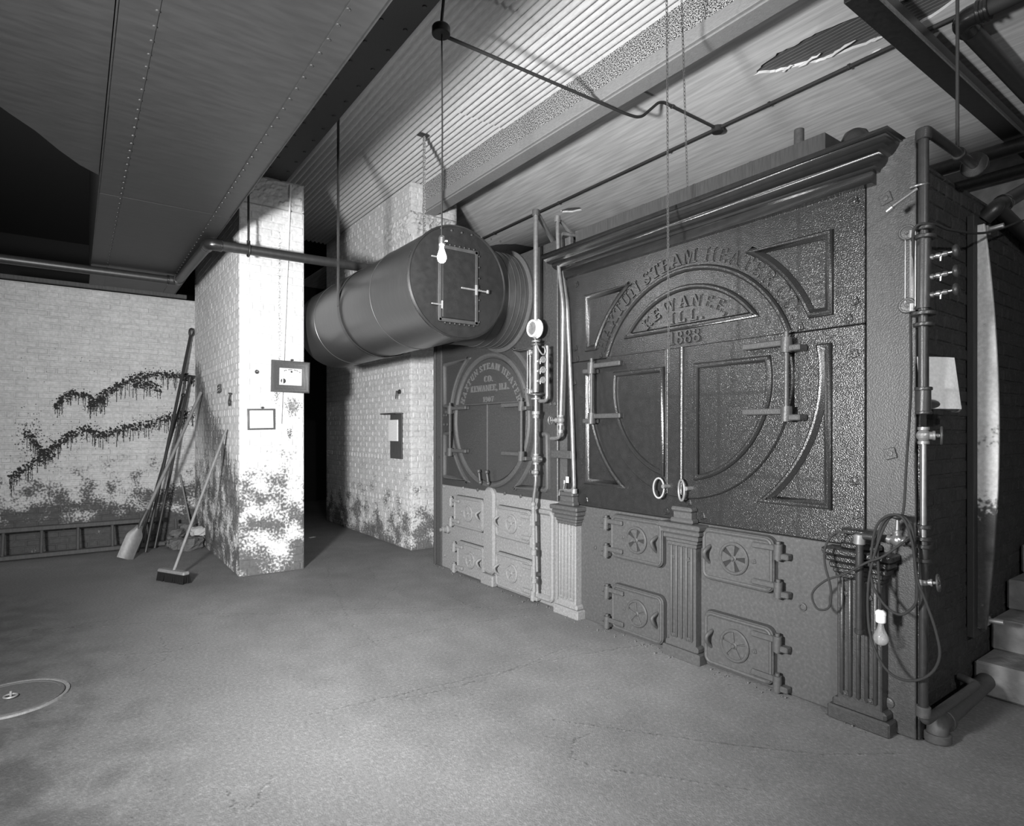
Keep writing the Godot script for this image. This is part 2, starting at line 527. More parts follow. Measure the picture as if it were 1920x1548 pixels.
func wall_mats() -> void:
	# back wall: two long tar-like spills with drips, worn brick near the floor
	var ppm := 230.0
	var wm := 2.2
	var hm := 3.4
	var w := int(wm * ppm)
	var h := int(hm * ppm)
	var st := PackedByteArray()
	st.resize(w * h)
	var rng := RandomNumberGenerator.new()
	rng.seed = 11
	var x0 := -0.8
	for line in [[[-0.20, 1.79], [-0.13, 1.90], [-0.03, 1.958], [0.11, 1.949], [0.21, 1.88], [0.336, 1.99], [0.51, 2.117], [0.69, 2.218], [0.936, 2.26], [1.192, 2.255], [1.356, 2.19]],
			[[-0.64, 0.91], [-0.5, 1.03], [-0.371, 1.133], [-0.215, 1.288], [-0.054, 1.44], [0.166, 1.521], [0.25, 1.43], [0.51, 1.521], [0.812, 1.579], [1.063, 1.69], [1.356, 1.731]],
			[[-0.5, 1.50], [-0.42, 1.40], [-0.33, 1.22], [-0.2, 1.18]], [[0.15, 1.80], [0.23, 1.86], [0.32, 1.9]], [[0.62, 2.10], [0.8, 2.12], [0.95, 2.04]]]:
		for i in line.size() - 1:
			var A := Vector2(line[i][0], line[i][1])
			var B := Vector2(line[i + 1][0], line[i + 1][1])
			var n := int(A.distance_to(B) * 460.0)
			for k in n:
				var p := A.lerp(B, float(k) / n)
				var off := rng.randfn(0.0, 0.034 if line[0][0] > -0.4 else 0.05)
				var r := rng.randf_range(0.6, 3.2) * (1.0 if absf(off) < 0.05 else 0.5)
				dab(st, w, h, (p.x + rng.randfn(0, 0.012) - x0) * ppm, (hm - p.y - off) * ppm, r, 255)
				if rng.randf() < 0.11:
					var L := rng.randf_range(0.03, 0.22)
					var xx := (p.x - x0) * ppm
					for q in int(L * ppm):
						xx += rng.randf_range(-0.3, 0.3)
						dab(st, w, h, xx, (hm - p.y) * ppm + q, rng.randf_range(0.3, 1.1), 215)
				if rng.randf() < 0.25: dab(st, w, h, (p.x + rng.randfn(0, 0.06) - x0) * ppm, (hm - p.y + absf(rng.randfn(0, 0.07))) * ppm, rng.randf_range(0.3, 1.3), 225)
	for i in 170: dab(st, w, h, (rng.randfn(-0.42, 0.10) - x0) * ppm, (hm - rng.randfn(1.42, 0.13)) * ppm, rng.randf_range(0.3, 2.0), 190)
	for i in 120: dab(st, w, h, rng.randf() * w, rng.randf_range(0.25, 0.75) * h, rng.randf_range(0.2, 1.0), 200)
	mat("back_paint", 0.64, 0.85, 0.0, "fine", Vector3(1.3, 1.3, 1.3), "lump", 0.35)
	over(M.back_paint, paint_map(wm, hm, ppm, 21, [[0.0, 0.85], [0.30, 0.82], [0.42, 0.60], [0.7, 0.50], [0.95, 0.36], [1.3, 0.16], [2.0, 0.06], [3.4, 0.06]], st, PackedByteArray(), 0.34))
	# pier: left side (2.9 m) then front (0.7 m) share one map
	wm = 3.6; hm = 4.2; ppm = 200.0
	w = int(wm * ppm); h = int(hm * ppm)
	var sm := PackedByteArray()
	sm.resize(w * h)
	st = PackedByteArray()
	st.resize(w * h)
	var path := [[-9.25, 2.30], [-8.98, 2.2], [-8.6, 1.9], [-8.38, 1.75], [-7.9, 1.55], [-7.5, 1.4], [-7.25, 1.15], [-6.95, 0.95], [-6.75, 0.75]]
	for i in path.size() - 1:
		for k in 90:
			var p := Vector2(path[i][0], path[i][1]).lerp(Vector2(path[i + 1][0], path[i + 1][1]), k / 90.0)
			var xx := (p.x + 9.4 + rng.randfn(0, 0.05)) * ppm
			var y1 := (hm - p.y + rng.randfn(0, 0.10)) * ppm
			var L := rng.randf_range(0.1, 0.75 if i < 4 else 0.35) * ppm
			for q in range(0, int(L), 2): dab(sm, w, h, xx, y1 + q, rng.randf_range(0.8, 2.4), int(235 * (1.0 - 0.6 * q / L)))
	for k in 260: dab(st, w, h, (2.8 + rng.randfn(0.53, 0.035)) * ppm, (hm - rng.randfn(1.75, 0.045)) * ppm, rng.randf_range(0.4, 1.6), rng.randi_range(60, 150))
	for k in 60: dab(st, w, h, (2.8 + rng.randfn(0.50, 0.012)) * ppm, (hm - rng.randfn(1.46, 0.035)) * ppm, rng.randf_range(0.3, 1.1), 190)
	for k in 70: dab(st, w, h, (2.8 + rng.randfn(0.37, 0.02)) * ppm, (hm - rng.randfn(1.85, 0.06)) * ppm, rng.randf_range(0.3, 1.0), 150)
	for k in 300: dab(st, w, h, (2.8 + rng.randfn(0.395, 0.008)) * ppm, (hm - rng.randf_range(2.2, 3.6)) * ppm, rng.randf_range(0.2, 0.7), rng.randi_range(60, 170))
	mat("pier_paint", 0.86, 0.85, 0.0, "fine", Vector3(1.3, 1.3, 1.3), "lump", 0.3)
	over(M.pier_paint, paint_map(wm, hm, ppm, 31, [[0.0, 0.62], [0.2, 0.60], [0.35, 0.5], [0.5, 0.53], [0.75, 0.52], [1.0, 0.42], [1.25, 0.30], [1.5, 0.12], [1.8, 0.04], [4.2, 0.0]], st, sm, 0.36))
	# right hand pier: its side (3.4 m) then front (0.7 m)
	mat("passage_paint", 0.78, 0.85, 0.0, "fine", Vector3(1.3, 1.3, 1.3), "lump", 0.4)
	over(M.passage_paint, paint_map(4.2, 4.8, 150.0, 41, [[0.0, 0.62], [0.25, 0.52], [0.5, 0.40], [0.8, 0.26], [1.2, 0.14], [2.0, 0.06], [4.8, 0.06]], PackedByteArray(), PackedByteArray(), 0.42))
	for k in ["back_paint", "pier_paint", "passage_paint"]: M[k].vertex_color_use_as_albedo = true

func floor_map() -> ImageTexture:
	var w := 1000
	var h := 1300
	var x0 := -2.0
	var z0 := -11.0
	var sx := w / 8.5
	var sz := h / 12.5
	var big := noise_data(w, h, 51, 0.006, 5)
	var mid := noise_data(w, h, 52, 0.03, 4)
	var out := PackedByteArray()
	out.resize(w * h * 3)
	for j in h:
		var z := z0 + j / sz
		for i in w:
			var x := x0 + i / sx
			var k := j * w + i
			var b := big[k] / 255.0
			var m := mid[k] / 255.0
			var grime_dim := clampf(1.0 - (x + 0.9 - 0.16 * (z + 6.0)) / 1.6, 0.0, 1.0) * clampf((z + 8.5) / 2.0, 0.0, 1.0)   # grime on the left, also painted darker where the lamp overlights the floor
			var v := 0.80 + 0.15 * (b - 0.5) + 0.08 * (m - 0.5) - grime_dim * (0.26 + 0.26 * smoothstep(0.25, 0.75, m * 0.6 + b * 0.4))
			var c := int(clampf(v, 0.2, 1.0) * 255.0)
			out[k * 3] = c; out[k * 3 + 1] = c; out[k * 3 + 2] = c
	var rng := RandomNumberGenerator.new()
	rng.seed = 5
	var put := func(x: float, z: float, d: int) -> void:
		var i := int((x - x0) * sx)
		var j := int((z - z0) * sz)
		if i < 1 or j < 1 or i >= w - 1 or j >= h - 1: return
		for q in 3: out[(j * w + i) * 3 + q] = clampi(out[(j * w + i) * 3 + q] + d, 30, 255)
	for c in [[[2.25, -6.5], [2.05, -6.0], [1.9, -5.2], [1.75, -4.6], [1.7, -3.9]], [[0.5, -5.7], [1.4, -5.05], [2.2, -4.5], [3.1, -4.15]], [[-0.3, -5.8], [0.6, -5.4], [1.2, -5.2]],
			[[2.6, -6.2], [2.45, -5.6]], [[1.0, -3.2], [1.9, -3.1], [2.7, -3.0], [3.2, -2.85]], [[2.0, -2.4], [2.5, -1.75], [2.8, -1.4], [3.1, -1.2]], [[1.6, -5.0], [2.0, -4.8], [2.4, -4.55]], [[-0.4, -5.6], [0.3, -5.75], [0.4, -5.9]], [[0.2, -4.8], [0.55, -4.65], [0.75, -4.75]],
			[[2.07, -2.17], [1.95, -2.17], [1.84, -2.06], [1.89, -1.92], [2.0, -1.8], [2.14, -1.62], [2.27, -1.45]], [[1.51, -4.01], [2.14, -4.03], [2.85, -3.91], [3.17, -3.76]], [[2.65, -4.68], [2.76, -4.69], [2.73, -4.37], [2.88, -4.1], [3.12, -3.98]],
			[[0.51, -2.73], [0.51, -2.56], [0.57, -2.55], [0.71, -2.72]], [[2.03, -4.78], [2.6, -5.46]], [[0.51, -5.07], [0.49, -4.57], [0.29, -4.34]], [[1.44, -3.09], [1.97, -3.02], [2.73, -3.12]]]:
		for i in c.size() - 1:
			var A := Vector2(c[i][0], c[i][1])
			var B := Vector2(c[i + 1][0], c[i + 1][1])
			var n := int(A.distance_to(B) * 150)
			var wob := 0.0
			for k in n:
				wob = wob * 0.9 + rng.randf_range(-0.006, 0.006)
				var p := A.lerp(B, float(k) / n)
				if rng.randf() < 0.6: put.call(p.x + wob, p.y + wob, -34)
				if rng.randf() < 0.4: put.call(p.x + wob, p.y + wob + 0.012, 22)
	for k in 900: put.call(rng.randf_range(-1, 4), rng.randf_range(-9, -1), -40 if rng.randf() < 0.7 else 25)
	return ImageTexture.create_from_image(Image.create_from_data(w, h, false, Image.FORMAT_RGB8, out))

func wall_box(called: String, a: Vector3, b: Vector3, m: Material) -> MeshInstance3D:
	var s := mb()
	box(s, (a + b) / 2.0, (b - a).abs(), 0.0)
	var o := obj(called, s, m)
	struct(o)
	return o

func setting() -> void:
	wall_mats()
	# floor with its own map of grime, cracks and a toned-down left side
	var s := mb()
	var nx := 40
	var f := FastNoiseLite.new()
	f.seed = 3; f.frequency = 0.35; f.fractal_octaves = 4
	var hh := func(x: float, z: float) -> float: return minf(0.0, f.get_noise_2d(x * 2.0, z * 2.0) * 0.006 - 0.003)
	s.set_smooth_group(1)
	for i in 90:
		for j in 120:
			var P := []
			for q in [[0, 0], [0, 1], [1, 1], [1, 0]]:
				var x: float = -3.6 + 12.0 * (i + q[0]) / 90.0
				var z: float = -13.0 + 16.0 * (j + q[1]) / 120.0
				P.append(Vector3(x, hh.call(x, z), z))
			for k in [0, 2, 1, 0, 3, 2]:
				s.set_uv2(Vector2((P[k].x + 2.0) / 8.5, (P[k].z + 11.0) / 12.5))
				s.add_vertex(P[k])
	over(M.concrete, floor_map())
	var fl := obj("floor", s, M.concrete)
	struct(fl)
	s = mb()
	box(s, Vector3(2.4, -0.2, -5.0), Vector3(12.0, 0.3, 16.0), 0.0)
	obj("subfloor", s, M.hidden_wall, fl)
	# back wall on the left, whitewashed brick
	s = mb()
	slab(s, Vector3(-0.8, 0, -9.4), Vector3.RIGHT, Vector3.BACK, 2.2, 0.0, 3.30, 2.2, 3.4)
	var wb := obj("wall_back", s, M.back_paint)
	struct(wb)
	bricks(wb, Vector3(-0.8, 0, -9.4), Vector3.RIGHT, Vector3.BACK, 2.17, 0.0, 3.30, 2.2, 3.4, M.back_paint, 7, 300, 0.05, 0.0, 0.013, 0.008)
	s = mb()
	box(s, Vector3(-1.1, 1.65, -9.55), Vector3(5.0, 3.3, 0.28), 0.0)
	obj("wall_core", s, M.hidden_wall, wb)
	s = mb()
	box(s, Vector3(0.2, 3.335, -9.36), Vector3(2.1, 0.05, 0.06), 0.004)
	struct(obj("trim_1", s, M.wood))
	# brick pier in the middle, with a rock-faced stone near its head
	s = mb()
	slab(s, Vector3(1.36, 0, -9.4), Vector3.BACK, Vector3.LEFT, 2.8, 0.0, 4.15, 3.6, 4.2)
	slab(s, Vector3(1.36, 0, -6.6), Vector3.RIGHT, Vector3.BACK, 0.65, 0.0, 3.84, 3.6, 4.2, 2.8)
	var wp := obj("wall_pier", s, M.pier_paint)
	struct(wp)
	bricks(wp, Vector3(1.36, 0, -6.6), Vector3.RIGHT, Vector3.BACK, 0.65, 0.0, 3.84, 3.6, 4.2, M.pier_paint, 8, 400, 0.03, 2.8, 0.007, 0.005)
	bricks(wp, Vector3(1.36, 0, -9.4), Vector3.BACK, Vector3.LEFT, 2.795, 0.0, 4.0, 3.6, 4.2, M.pier_paint, 9, 120, 0.03, 0.0, 0.009, 0.0035)
	s = mb()
	box(s, Vector3(1.69, 2.05, -8.02), Vector3(0.63, 4.1, 2.78), 0.0)
	obj("wall_core", s, M.hidden_wall, wp)
	s = mb()
	rock(s, Vector3(1.36, 3.85, -6.6), Vector3.RIGHT, Vector3.UP, Vector3.BACK, 0.65, 0.30, 0.045, 4)
	rock(s, Vector3(1.36, 3.85, -7.2), Vector3.BACK, Vector3.UP, Vector3.LEFT, 0.6, 0.30, 0.03, 5)
	obj("stone_block", s, M.stone, wp)
	# pier on the right of the passage
	s = mb()
	slab(s, Vector3(3.39, 0, -9.9), Vector3.BACK, Vector3.LEFT, 3.1, 0.0, 4.6, 4.2, 4.8)
	slab(s, Vector3(3.39, 0, -6.8), Vector3.RIGHT, Vector3.BACK, 0.66, 0.0, 4.6, 4.2, 4.8, 3.1)
	var wq := obj("wall_passage", s, M.passage_paint)
	struct(wq)
	bricks(wq, Vector3(3.39, 0, -9.9), Vector3.BACK, Vector3.LEFT, 3.095, 0.0, 4.6, 4.2, 4.8, M.passage_paint, 10, 290, 0.03, 0.0, 0.016, 0.0055)
	bricks(wq, Vector3(3.39, 0, -6.8), Vector3.RIGHT, Vector3.BACK, 0.66, 0.0, 4.6, 4.2, 4.8, M.passage_paint, 12, 130, 0.03, 3.1, 0.010, 0.006)
	s = mb()
	box(s, Vector3(3.73, 2.3, -8.35), Vector3(0.66, 4.6, 3.08), 0.0)
	obj("wall_core", s, M.hidden_wall, wq)
	s = mb()
	rock(s, Vector3(3.39, 3.93, -7.55), Vector3.BACK, Vector3.UP, Vector3.LEFT, 0.75, 0.29, 0.05, 6, 30)
	rock(s, Vector3(3.39, 3.93, -6.8), Vector3.RIGHT, Vector3.UP, Vector3.BACK, 0.66, 0.31, 0.06, 7, 28)
	obj("stone_block", s, M.stone, wq)
	# brick setting along the right hand boiler, dark
	s = mb()
	slab(s, Vector3(3.33, 0, -1.24), Vector3.RIGHT, Vector3.BACK, 4.9, 0.0, 2.86, 5.0, 3.0)
	var ws := obj("wall_boiler_side", s, M.old_brick)
	struct(ws)
	bricks(ws, Vector3(3.33, 0, -1.24), Vector3.RIGHT, Vector3.BACK, 4.9, 0.0, 2.86, 5.0, 3.0, M.old_brick, 13, 290, 0.25, 0.0, 0.012, 0.006)
	s = mb()
	box(s, Vector3(5.8, 1.42, -2.5), Vector3(4.9, 2.84, 2.48), 0.0)
	obj("wall_core", s, M.old_brick, ws)
	# what closes the room where the camera does not look
	wall_box("wall_left", Vector3(-3.6, 0, -9.4), Vector3(-3.8, 5, 3.0), M.hidden_wall)
	wall_box("wall_front", Vector3(-3.8, 0, 2.8), Vector3(8.6, 5, 3.0), M.hidden_wall)
	wall_box("wall_right", Vector3(8.2, 0, -13.0), Vector3(8.4, 5, 3.0), M.hidden_wall)
	wall_box("wall_far", Vector3(-3.8, 0, -12.8), Vector3(8.6, 5, -13.0), M.flat_black)
	wall_box("wall_stair", Vector3(3.6, 0, 0.55), Vector3(8.2, 5, 0.75), M.old_brick)

func overhead() -> void:
	# black ceiling on the left, above the flue
	wall_box("ceiling", Vector3(-3.8, 4.72, -13.0), Vector3(8.6, 4.95, 3.0), M.flat_black)
	# corrugated sheets between the two beams
	var deck := Node3D.new()
	deck.name = "ceiling_deck"
	add_child(deck)
	struct(deck)
	var pitch := 0.0675
	for col in [[1.80, 9, [-9.9, -5.20, -2.2, 1.4], 0.0], [2.405, 9, [-9.9, -5.26, -2.4, 1.4], 0.006], [3.01, 9, [-9.9, -6.6, -5.0, -2.0, 1.4], 0.0]]:
		for k in col[2].size() - 1:
			var s := mb()
			var n: int = col[1] * 8
			var za: float = col[2][k] - 0.06
			var zb: float = col[2][k + 1]
			var ya: float = 4.62 + col[3] + 0.004 * (k % 2)
			var p := func(i: int, z: float, up: float, y: float) -> Vector3: return Vector3(col[0] + pitch * i / 8.0, y + 0.028 - 0.044 * pow(absf(sin(PI * i / 8.0)), 0.7) + up, z)
			for i in n:
				s.set_smooth_group(3)
				quad(s, p.call(i, za, 0, ya - 0.004), p.call(i + 1, za, 0, ya - 0.004), p.call(i + 1, zb, 0, ya + 0.004), p.call(i, zb, 0, ya + 0.004))
				s.set_smooth_group(4)
				quad(s, p.call(i, zb, 0.002, ya + 0.004), p.call(i + 1, zb, 0.002, ya + 0.004), p.call(i + 1, za, 0.002, ya - 0.004), p.call(i, za, 0.002, ya - 0.004))
				s.set_smooth_group(-1)
				face(s, [p.call(i, zb, 0, ya + 0.004), p.call(i + 1, zb, 0, ya + 0.004), p.call(i + 1, zb, 0.002, ya + 0.004), p.call(i, zb, 0.002, ya + 0.004)], Vector3.BACK)
			obj("corrugated_sheet", s, M.corrugated, deck)
	# left steel beam over the brick pier
	var bl := thing("steel_beam", "dark riveted steel beam between the flue and the corrugated ceiling, resting on the brick pier", "beam")
	var s := mb()
	box(s, Vector3(1.685, 4.17, -4.2), Vector3(0.28, 0.04, 6.4), 0.004)
	obj("flange", s, M.beam_paint, bl)
	s = mb()
	box(s, Vector3(1.685, 4.42, -4.2), Vector3(0.03, 0.48, 6.4), 0.0)
	obj("web", s, M.beam_paint, bl)
	s = mb()
	for i in 44: lathe(s, Transform3D(Basis(Vector3.RIGHT, PI), Vector3(1.60 + 0.17 * (i % 2), 4.15, -1.2 - 0.27 * (i / 2))), [[0.016, 0.0], [0.014, 0.008], [0.0, 0.013]], 8)
	stuff(obj("rivet_row", s, M.beam_paint, bl))
	# right beam, cased below, with a peeling painted web
	var br := thing("cased_beam", "pale cased beam with blistered peeling paint running above the boiler fronts", "beam")
	s = mb()
	box(s, Vector3(3.65, 4.305, -2.8), Vector3(0.21, 0.105, 8.0), 0.006)
	obj("casing", s, M.casing, br)
	s = mb()
	box(s, Vector3(3.655, 4.247, -2.8), Vector3(0.16, 0.016, 8.0), 0.004)
	obj("soffit_board", s, M.casing, br)
	s = mb()
	box(s, Vector3(3.62, 4.53, -2.8), Vector3(0.09, 0.37, 8.0), 0.0)
	obj("web", s, M.peeling_paint, br)
	# plaster ceiling right of the beam with places where it has come off the laths
	var c := Node3D.new()
	c.name = "ceiling_plaster"
	add_child(c)
	struct(c)
	var holes := [[[4.64, -2.90], [4.57, -2.78], [4.525, -2.62], [4.55, -2.5], [4.53, -2.36], [4.56, -2.2], [4.60, -2.0], [4.66, -1.9], [4.72, -1.55], [4.95, -1.5], [5.04, -1.75], [5.06, -1.93], [5.0, -2.07], [4.97, -2.2], [4.92, -2.38], [4.89, -2.5], [4.83, -2.58], [4.785, -2.715], [4.72, -2.80]],
		[[5.45, -8.6], [5.42, -8.3], [5.52, -8.0], [5.75, -7.8], [6.1, -7.75], [6.4, -8.0], [6.3, -8.4], [5.9, -8.7]],
		[[5.36, -6.25], [5.40, -6.1], [5.5, -6.0], [5.6, -6.06], [5.54, -6.2], [5.44, -6.28]]]
	var tree := CSGCombiner3D.new()
	tree.name = "plaster"
	var slab_ := CSGBox3D.new()
	slab_.name = "sheet"
	slab_.size = Vector3(4.65, 0.022, 14.2)
	slab_.position = Vector3(6.05, 4.511, -5.6)
	tree.add_child(slab_)
	for hl in holes:
		var cut := CSGPolygon3D.new()
		cut.name = "cut"
		var pg := PackedVector2Array()
		var rr := RandomNumberGenerator.new()
		rr.seed = 9
		for i in hl.size():   # ragged edge
			var A := Vector2(hl[i][0], hl[i][1])
			var B := Vector2(hl[(i + 1) % hl.size()][0], hl[(i + 1) % hl.size()][1])
			for k in 4: pg.append(A.lerp(B, k / 4.0) + Vector2(rr.randf_range(-0.008, 0.008), rr.randf_range(-0.012, 0.012)))
		cut.polygon = pg
		cut.depth = 0.2
		cut.operation = CSGShape3D.OPERATION_SUBTRACTION
		cut.transform = Transform3D(Basis(Vector3.RIGHT, Vector3(0, 0, 1), Vector3(0, -1, 0)), Vector3(0, 4.42, 0))
		tree.add_child(cut)
	tree.material_override = M.plaster
	c.add_child(tree)
	for hb in [[4.48, 5.10, -3.0, -1.3], [5.38, 6.45, -8.75, -7.7], [5.32, 5.66, -6.3, -5.95]]:
		var x: float = hb[0]
		while x < hb[1]:
			s = mb()
			box(s, Vector3(x, 4.529, (hb[2] + hb[3]) / 2.0), Vector3(0.032, 0.01, hb[3] - hb[2]), 0.002)
			obj("lath", s, M.dark_wood, c)
			x += 0.040
	s = mb()
	var rng := RandomNumberGenerator.new()
	rng.seed = 77
	for q in [[4.90, -2.42, 0.24], [4.84, -2.62, 0.2], [4.98, -2.12, 0.16], [4.79, -2.73, 0.1], [5.16, -2.25, 0.14]]:   # plaster lips that hang from the edge of the hole
		var pts := []
		for k in 7: pts.append(Vector3(q[0] + rng.randf_range(-0.01, 0.01) - 0.07 * k / 6.0 * q[2] * 3.0, 4.498 + rng.randf_range(-0.005, 0.004), q[1] + q[2] * k / 6.0))
		tube(s, pts, [0.004, 0.010, 0.013, 0.009, 0.012, 0.008, 0.003], 7)
	stuff(obj("broken_plaster", s, M.plaster, c))
	# rafters across the ceiling at the right
	var rt := thing("iron_rafter", "dark iron rafter slung under the ceiling at the upper right corner", "rafter")
	s = mb()
	box(s, Vector3(6.1, 4.36, -1.83), Vector3(4.0, 0.10, 0.17), 0.004)
	obj("channel", s, M.dark_pipe, rt)
	s = mb()
	box(s, Vector3(6.1, 4.30, -1.74), Vector3(4.0, 0.03, 0.012), 0.002)
	obj("lip", s, M.steel, rt)
	# sheet iron flue overhead on the left
	var fl := thing("sheet_iron_flue", "broad sheet iron smoke flue with riveted seams hanging under the ceiling at upper left", "flue")
	for k in [[-9.2, -5.62, 0.0], [-5.66, -4.03, 0.003], [-4.07, 2.4, 0.0]]:
		for q in [[0.15, 0.30, 0.004], [0.275, 0.970, 0.0], [0.950, 1.085, 0.004]]:
			s = mb()
			box(s, Vector3((q[0] + q[1]) / 2.0, 3.33 + k[2] - q[2] + 0.003, (k[0] + k[1]) / 2.0), Vector3(q[1] - q[0], 0.006, k[1] - k[0]), 0.001)
			obj("bottom_plate", s, M.flue_sheet, fl)
	for x in [0.148, 1.087]:
		s = mb()
		box(s, Vector3(x, 3.95, -3.4), Vector3(0.006, 1.26, 11.6), 0.001)
		obj("side_plate", s, M.flue_sheet, fl)
	s = mb()
	for z in 60:
		for x in [0.292, 0.960]: lathe(s, Transform3D(Basis(Vector3.RIGHT, PI), Vector3(x, 3.328, -0.9 - 0.125 * z)), [[0.011, 0.0], [0.009, 0.006], [0.0, 0.009]], 8)
	stuff(obj("rivet_row", s, M.flue_sheet, fl))
	# lower hood beside the flue with a ragged end
	var hd := thing("plaster_hood", "sooty sloping hood with a ragged dusty edge beside the flue at the upper left corner", "hood")
	s = mb()
	var hp := []
	for k in 22: hp.append(Vector2(lerpf(-2.2, 0.14, k / 21.0), lerpf(-1.28, -5.30, k / 21.0) + (0.02 if k % 3 == 0 else -0.015) * (2.0 if k > 18 else 0.6)))
	hp += [Vector2(0.14, 2.0), Vector2(-2.2, 2.0)]
	plate(s, hp, 0.0, 0.05, 0.0, Transform3D(Basis(Vector3.RIGHT, Vector3(0, 0, 1), Vector3(0, -1, 0)), Vector3(0, 3.39, 0)))
	obj("sheet", s, M.flue_sheet, hd)

# ---------------------------------------------------------------- the boilers; their own axes: x along the front (to the right), y up, z out towards the room
func front(x: float) -> Transform3D:
	return Transform3D(Basis(Vector3(0, 0, 1), Vector3.UP, Vector3(-1, 0, 0)), Vector3(3.28, 0, x))

const ROUND := [Vector2(0, -0.004), Vector2(0.004, 0.014), Vector2(0.014, 0.024), Vector2(0.026, 0.024), Vector2(0.036, 0.014), Vector2(0.040, -0.004)]

func bolt(p: Node3D, x: float, y: float, m: Material, r := 0.018, z := 0.0, turn := 0.3) -> void:
	var s := mb()
	box(s, Vector3(0, 0, 0.004), Vector3(r * 2.1, r * 2.1, 0.012), 0.003, Transform3D(Basis(Vector3.BACK, turn), Vector3(x, y, z)))
	lathe(s, Transform3D(Basis(Vector3.RIGHT, PI / 2), Vector3(x, y, z + 0.009)), [[r * 0.6, 0.0], [r * 0.55, 0.006], [0.0, 0.008]], 8)
	obj("bolt", s, m, p)

func letters(p: Node3D, text: String, m: Material, h: float, put: Callable, depth := 0.016) -> void:   # put(i, n, width so far) gives the place of each raised letter
	var font_size := 64
	var widths := []
	var total := 0.0
	var px := h / (0.715 * font_size)
	for ch in text:
		var wd := serif.get_string_size(ch, HORIZONTAL_ALIGNMENT_LEFT, -1, font_size).x * px
		widths.append(wd)
		total += wd
	var at := 0.0
	for i in text.length():
		var mid: float = (at + widths[i] / 2.0) / total
		at += widths[i]
		if text[i] == " ": continue
		var t := TextMesh.new()
		t.text = text[i]; t.font = serif; t.font_size = font_size; t.pixel_size = px; t.depth = depth; t.curve_step = 2.0
		t.vertical_alignment = VERTICAL_ALIGNMENT_CENTER
		inst("letter", t, m, p, put.call(mid))

func on_arc(c: Vector2, r: float, a0: float, a1: float, z: float) -> Callable:   # degrees from upright, clockwise positive
	return func(u: float) -> Transform3D:
		var a := deg_to_rad(lerpf(a0, a1, u))
		return Transform3D(Basis(Vector3.BACK, -a), Vector3(c.x + sin(a) * r, c.y + cos(a) * r, z))

func on_line(x0: float, x1: float, y: float, z: float) -> Callable:
	return func(u: float) -> Transform3D: return Transform3D(Basis(), Vector3(lerpf(x0, x1, u), y, z))

func vent_wheel(p: Node3D, x: float, y: float, z: float, r: float, open: bool, m: Material) -> void:
	var s := mb()
	var xf := Transform3D(Basis(Vector3.RIGHT, PI / 2), Vector3(x, y, z))
	lathe(s, xf, [[r, 0.0], [r, 0.012], [r - 0.006, 0.017], [r * 0.84, 0.017], [r * 0.80, 0.010], [r * 0.80, 0.0]], 32)
	lathe(s, xf, [[r * 0.2, 0.0], [r * 0.2, 0.012], [r * 0.12, 0.018], [r * 0.10, 0.026], [0.0, 0.027]], 14)
	var w := 24.0 if open else 31.0
	for k in 5:
		var a := 90.0 + 72.0 * k + (18.0 if open else 36.0)
		plate(s, arc2(Vector2.ZERO, r * 0.84, a - w, a + w, 6) + arc2(Vector2.ZERO, r * 0.16, a + w, a - w, 3), 0.0, 0.009, 0.002, Transform3D(Basis(), Vector3(x, y, z)))
	var wh := obj("vent_wheel", s, m, p)
	s = mb()
	lathe(s, Transform3D(Basis(Vector3.RIGHT, PI / 2), Vector3(x, y, z + 0.001)), [[r * 0.82, 0.0], [0.0, 0.001]], 24)
	obj("vent_backing", s, M.flat_black if open else m, p)  # backing disc, black when open to paint the shade inside the holes

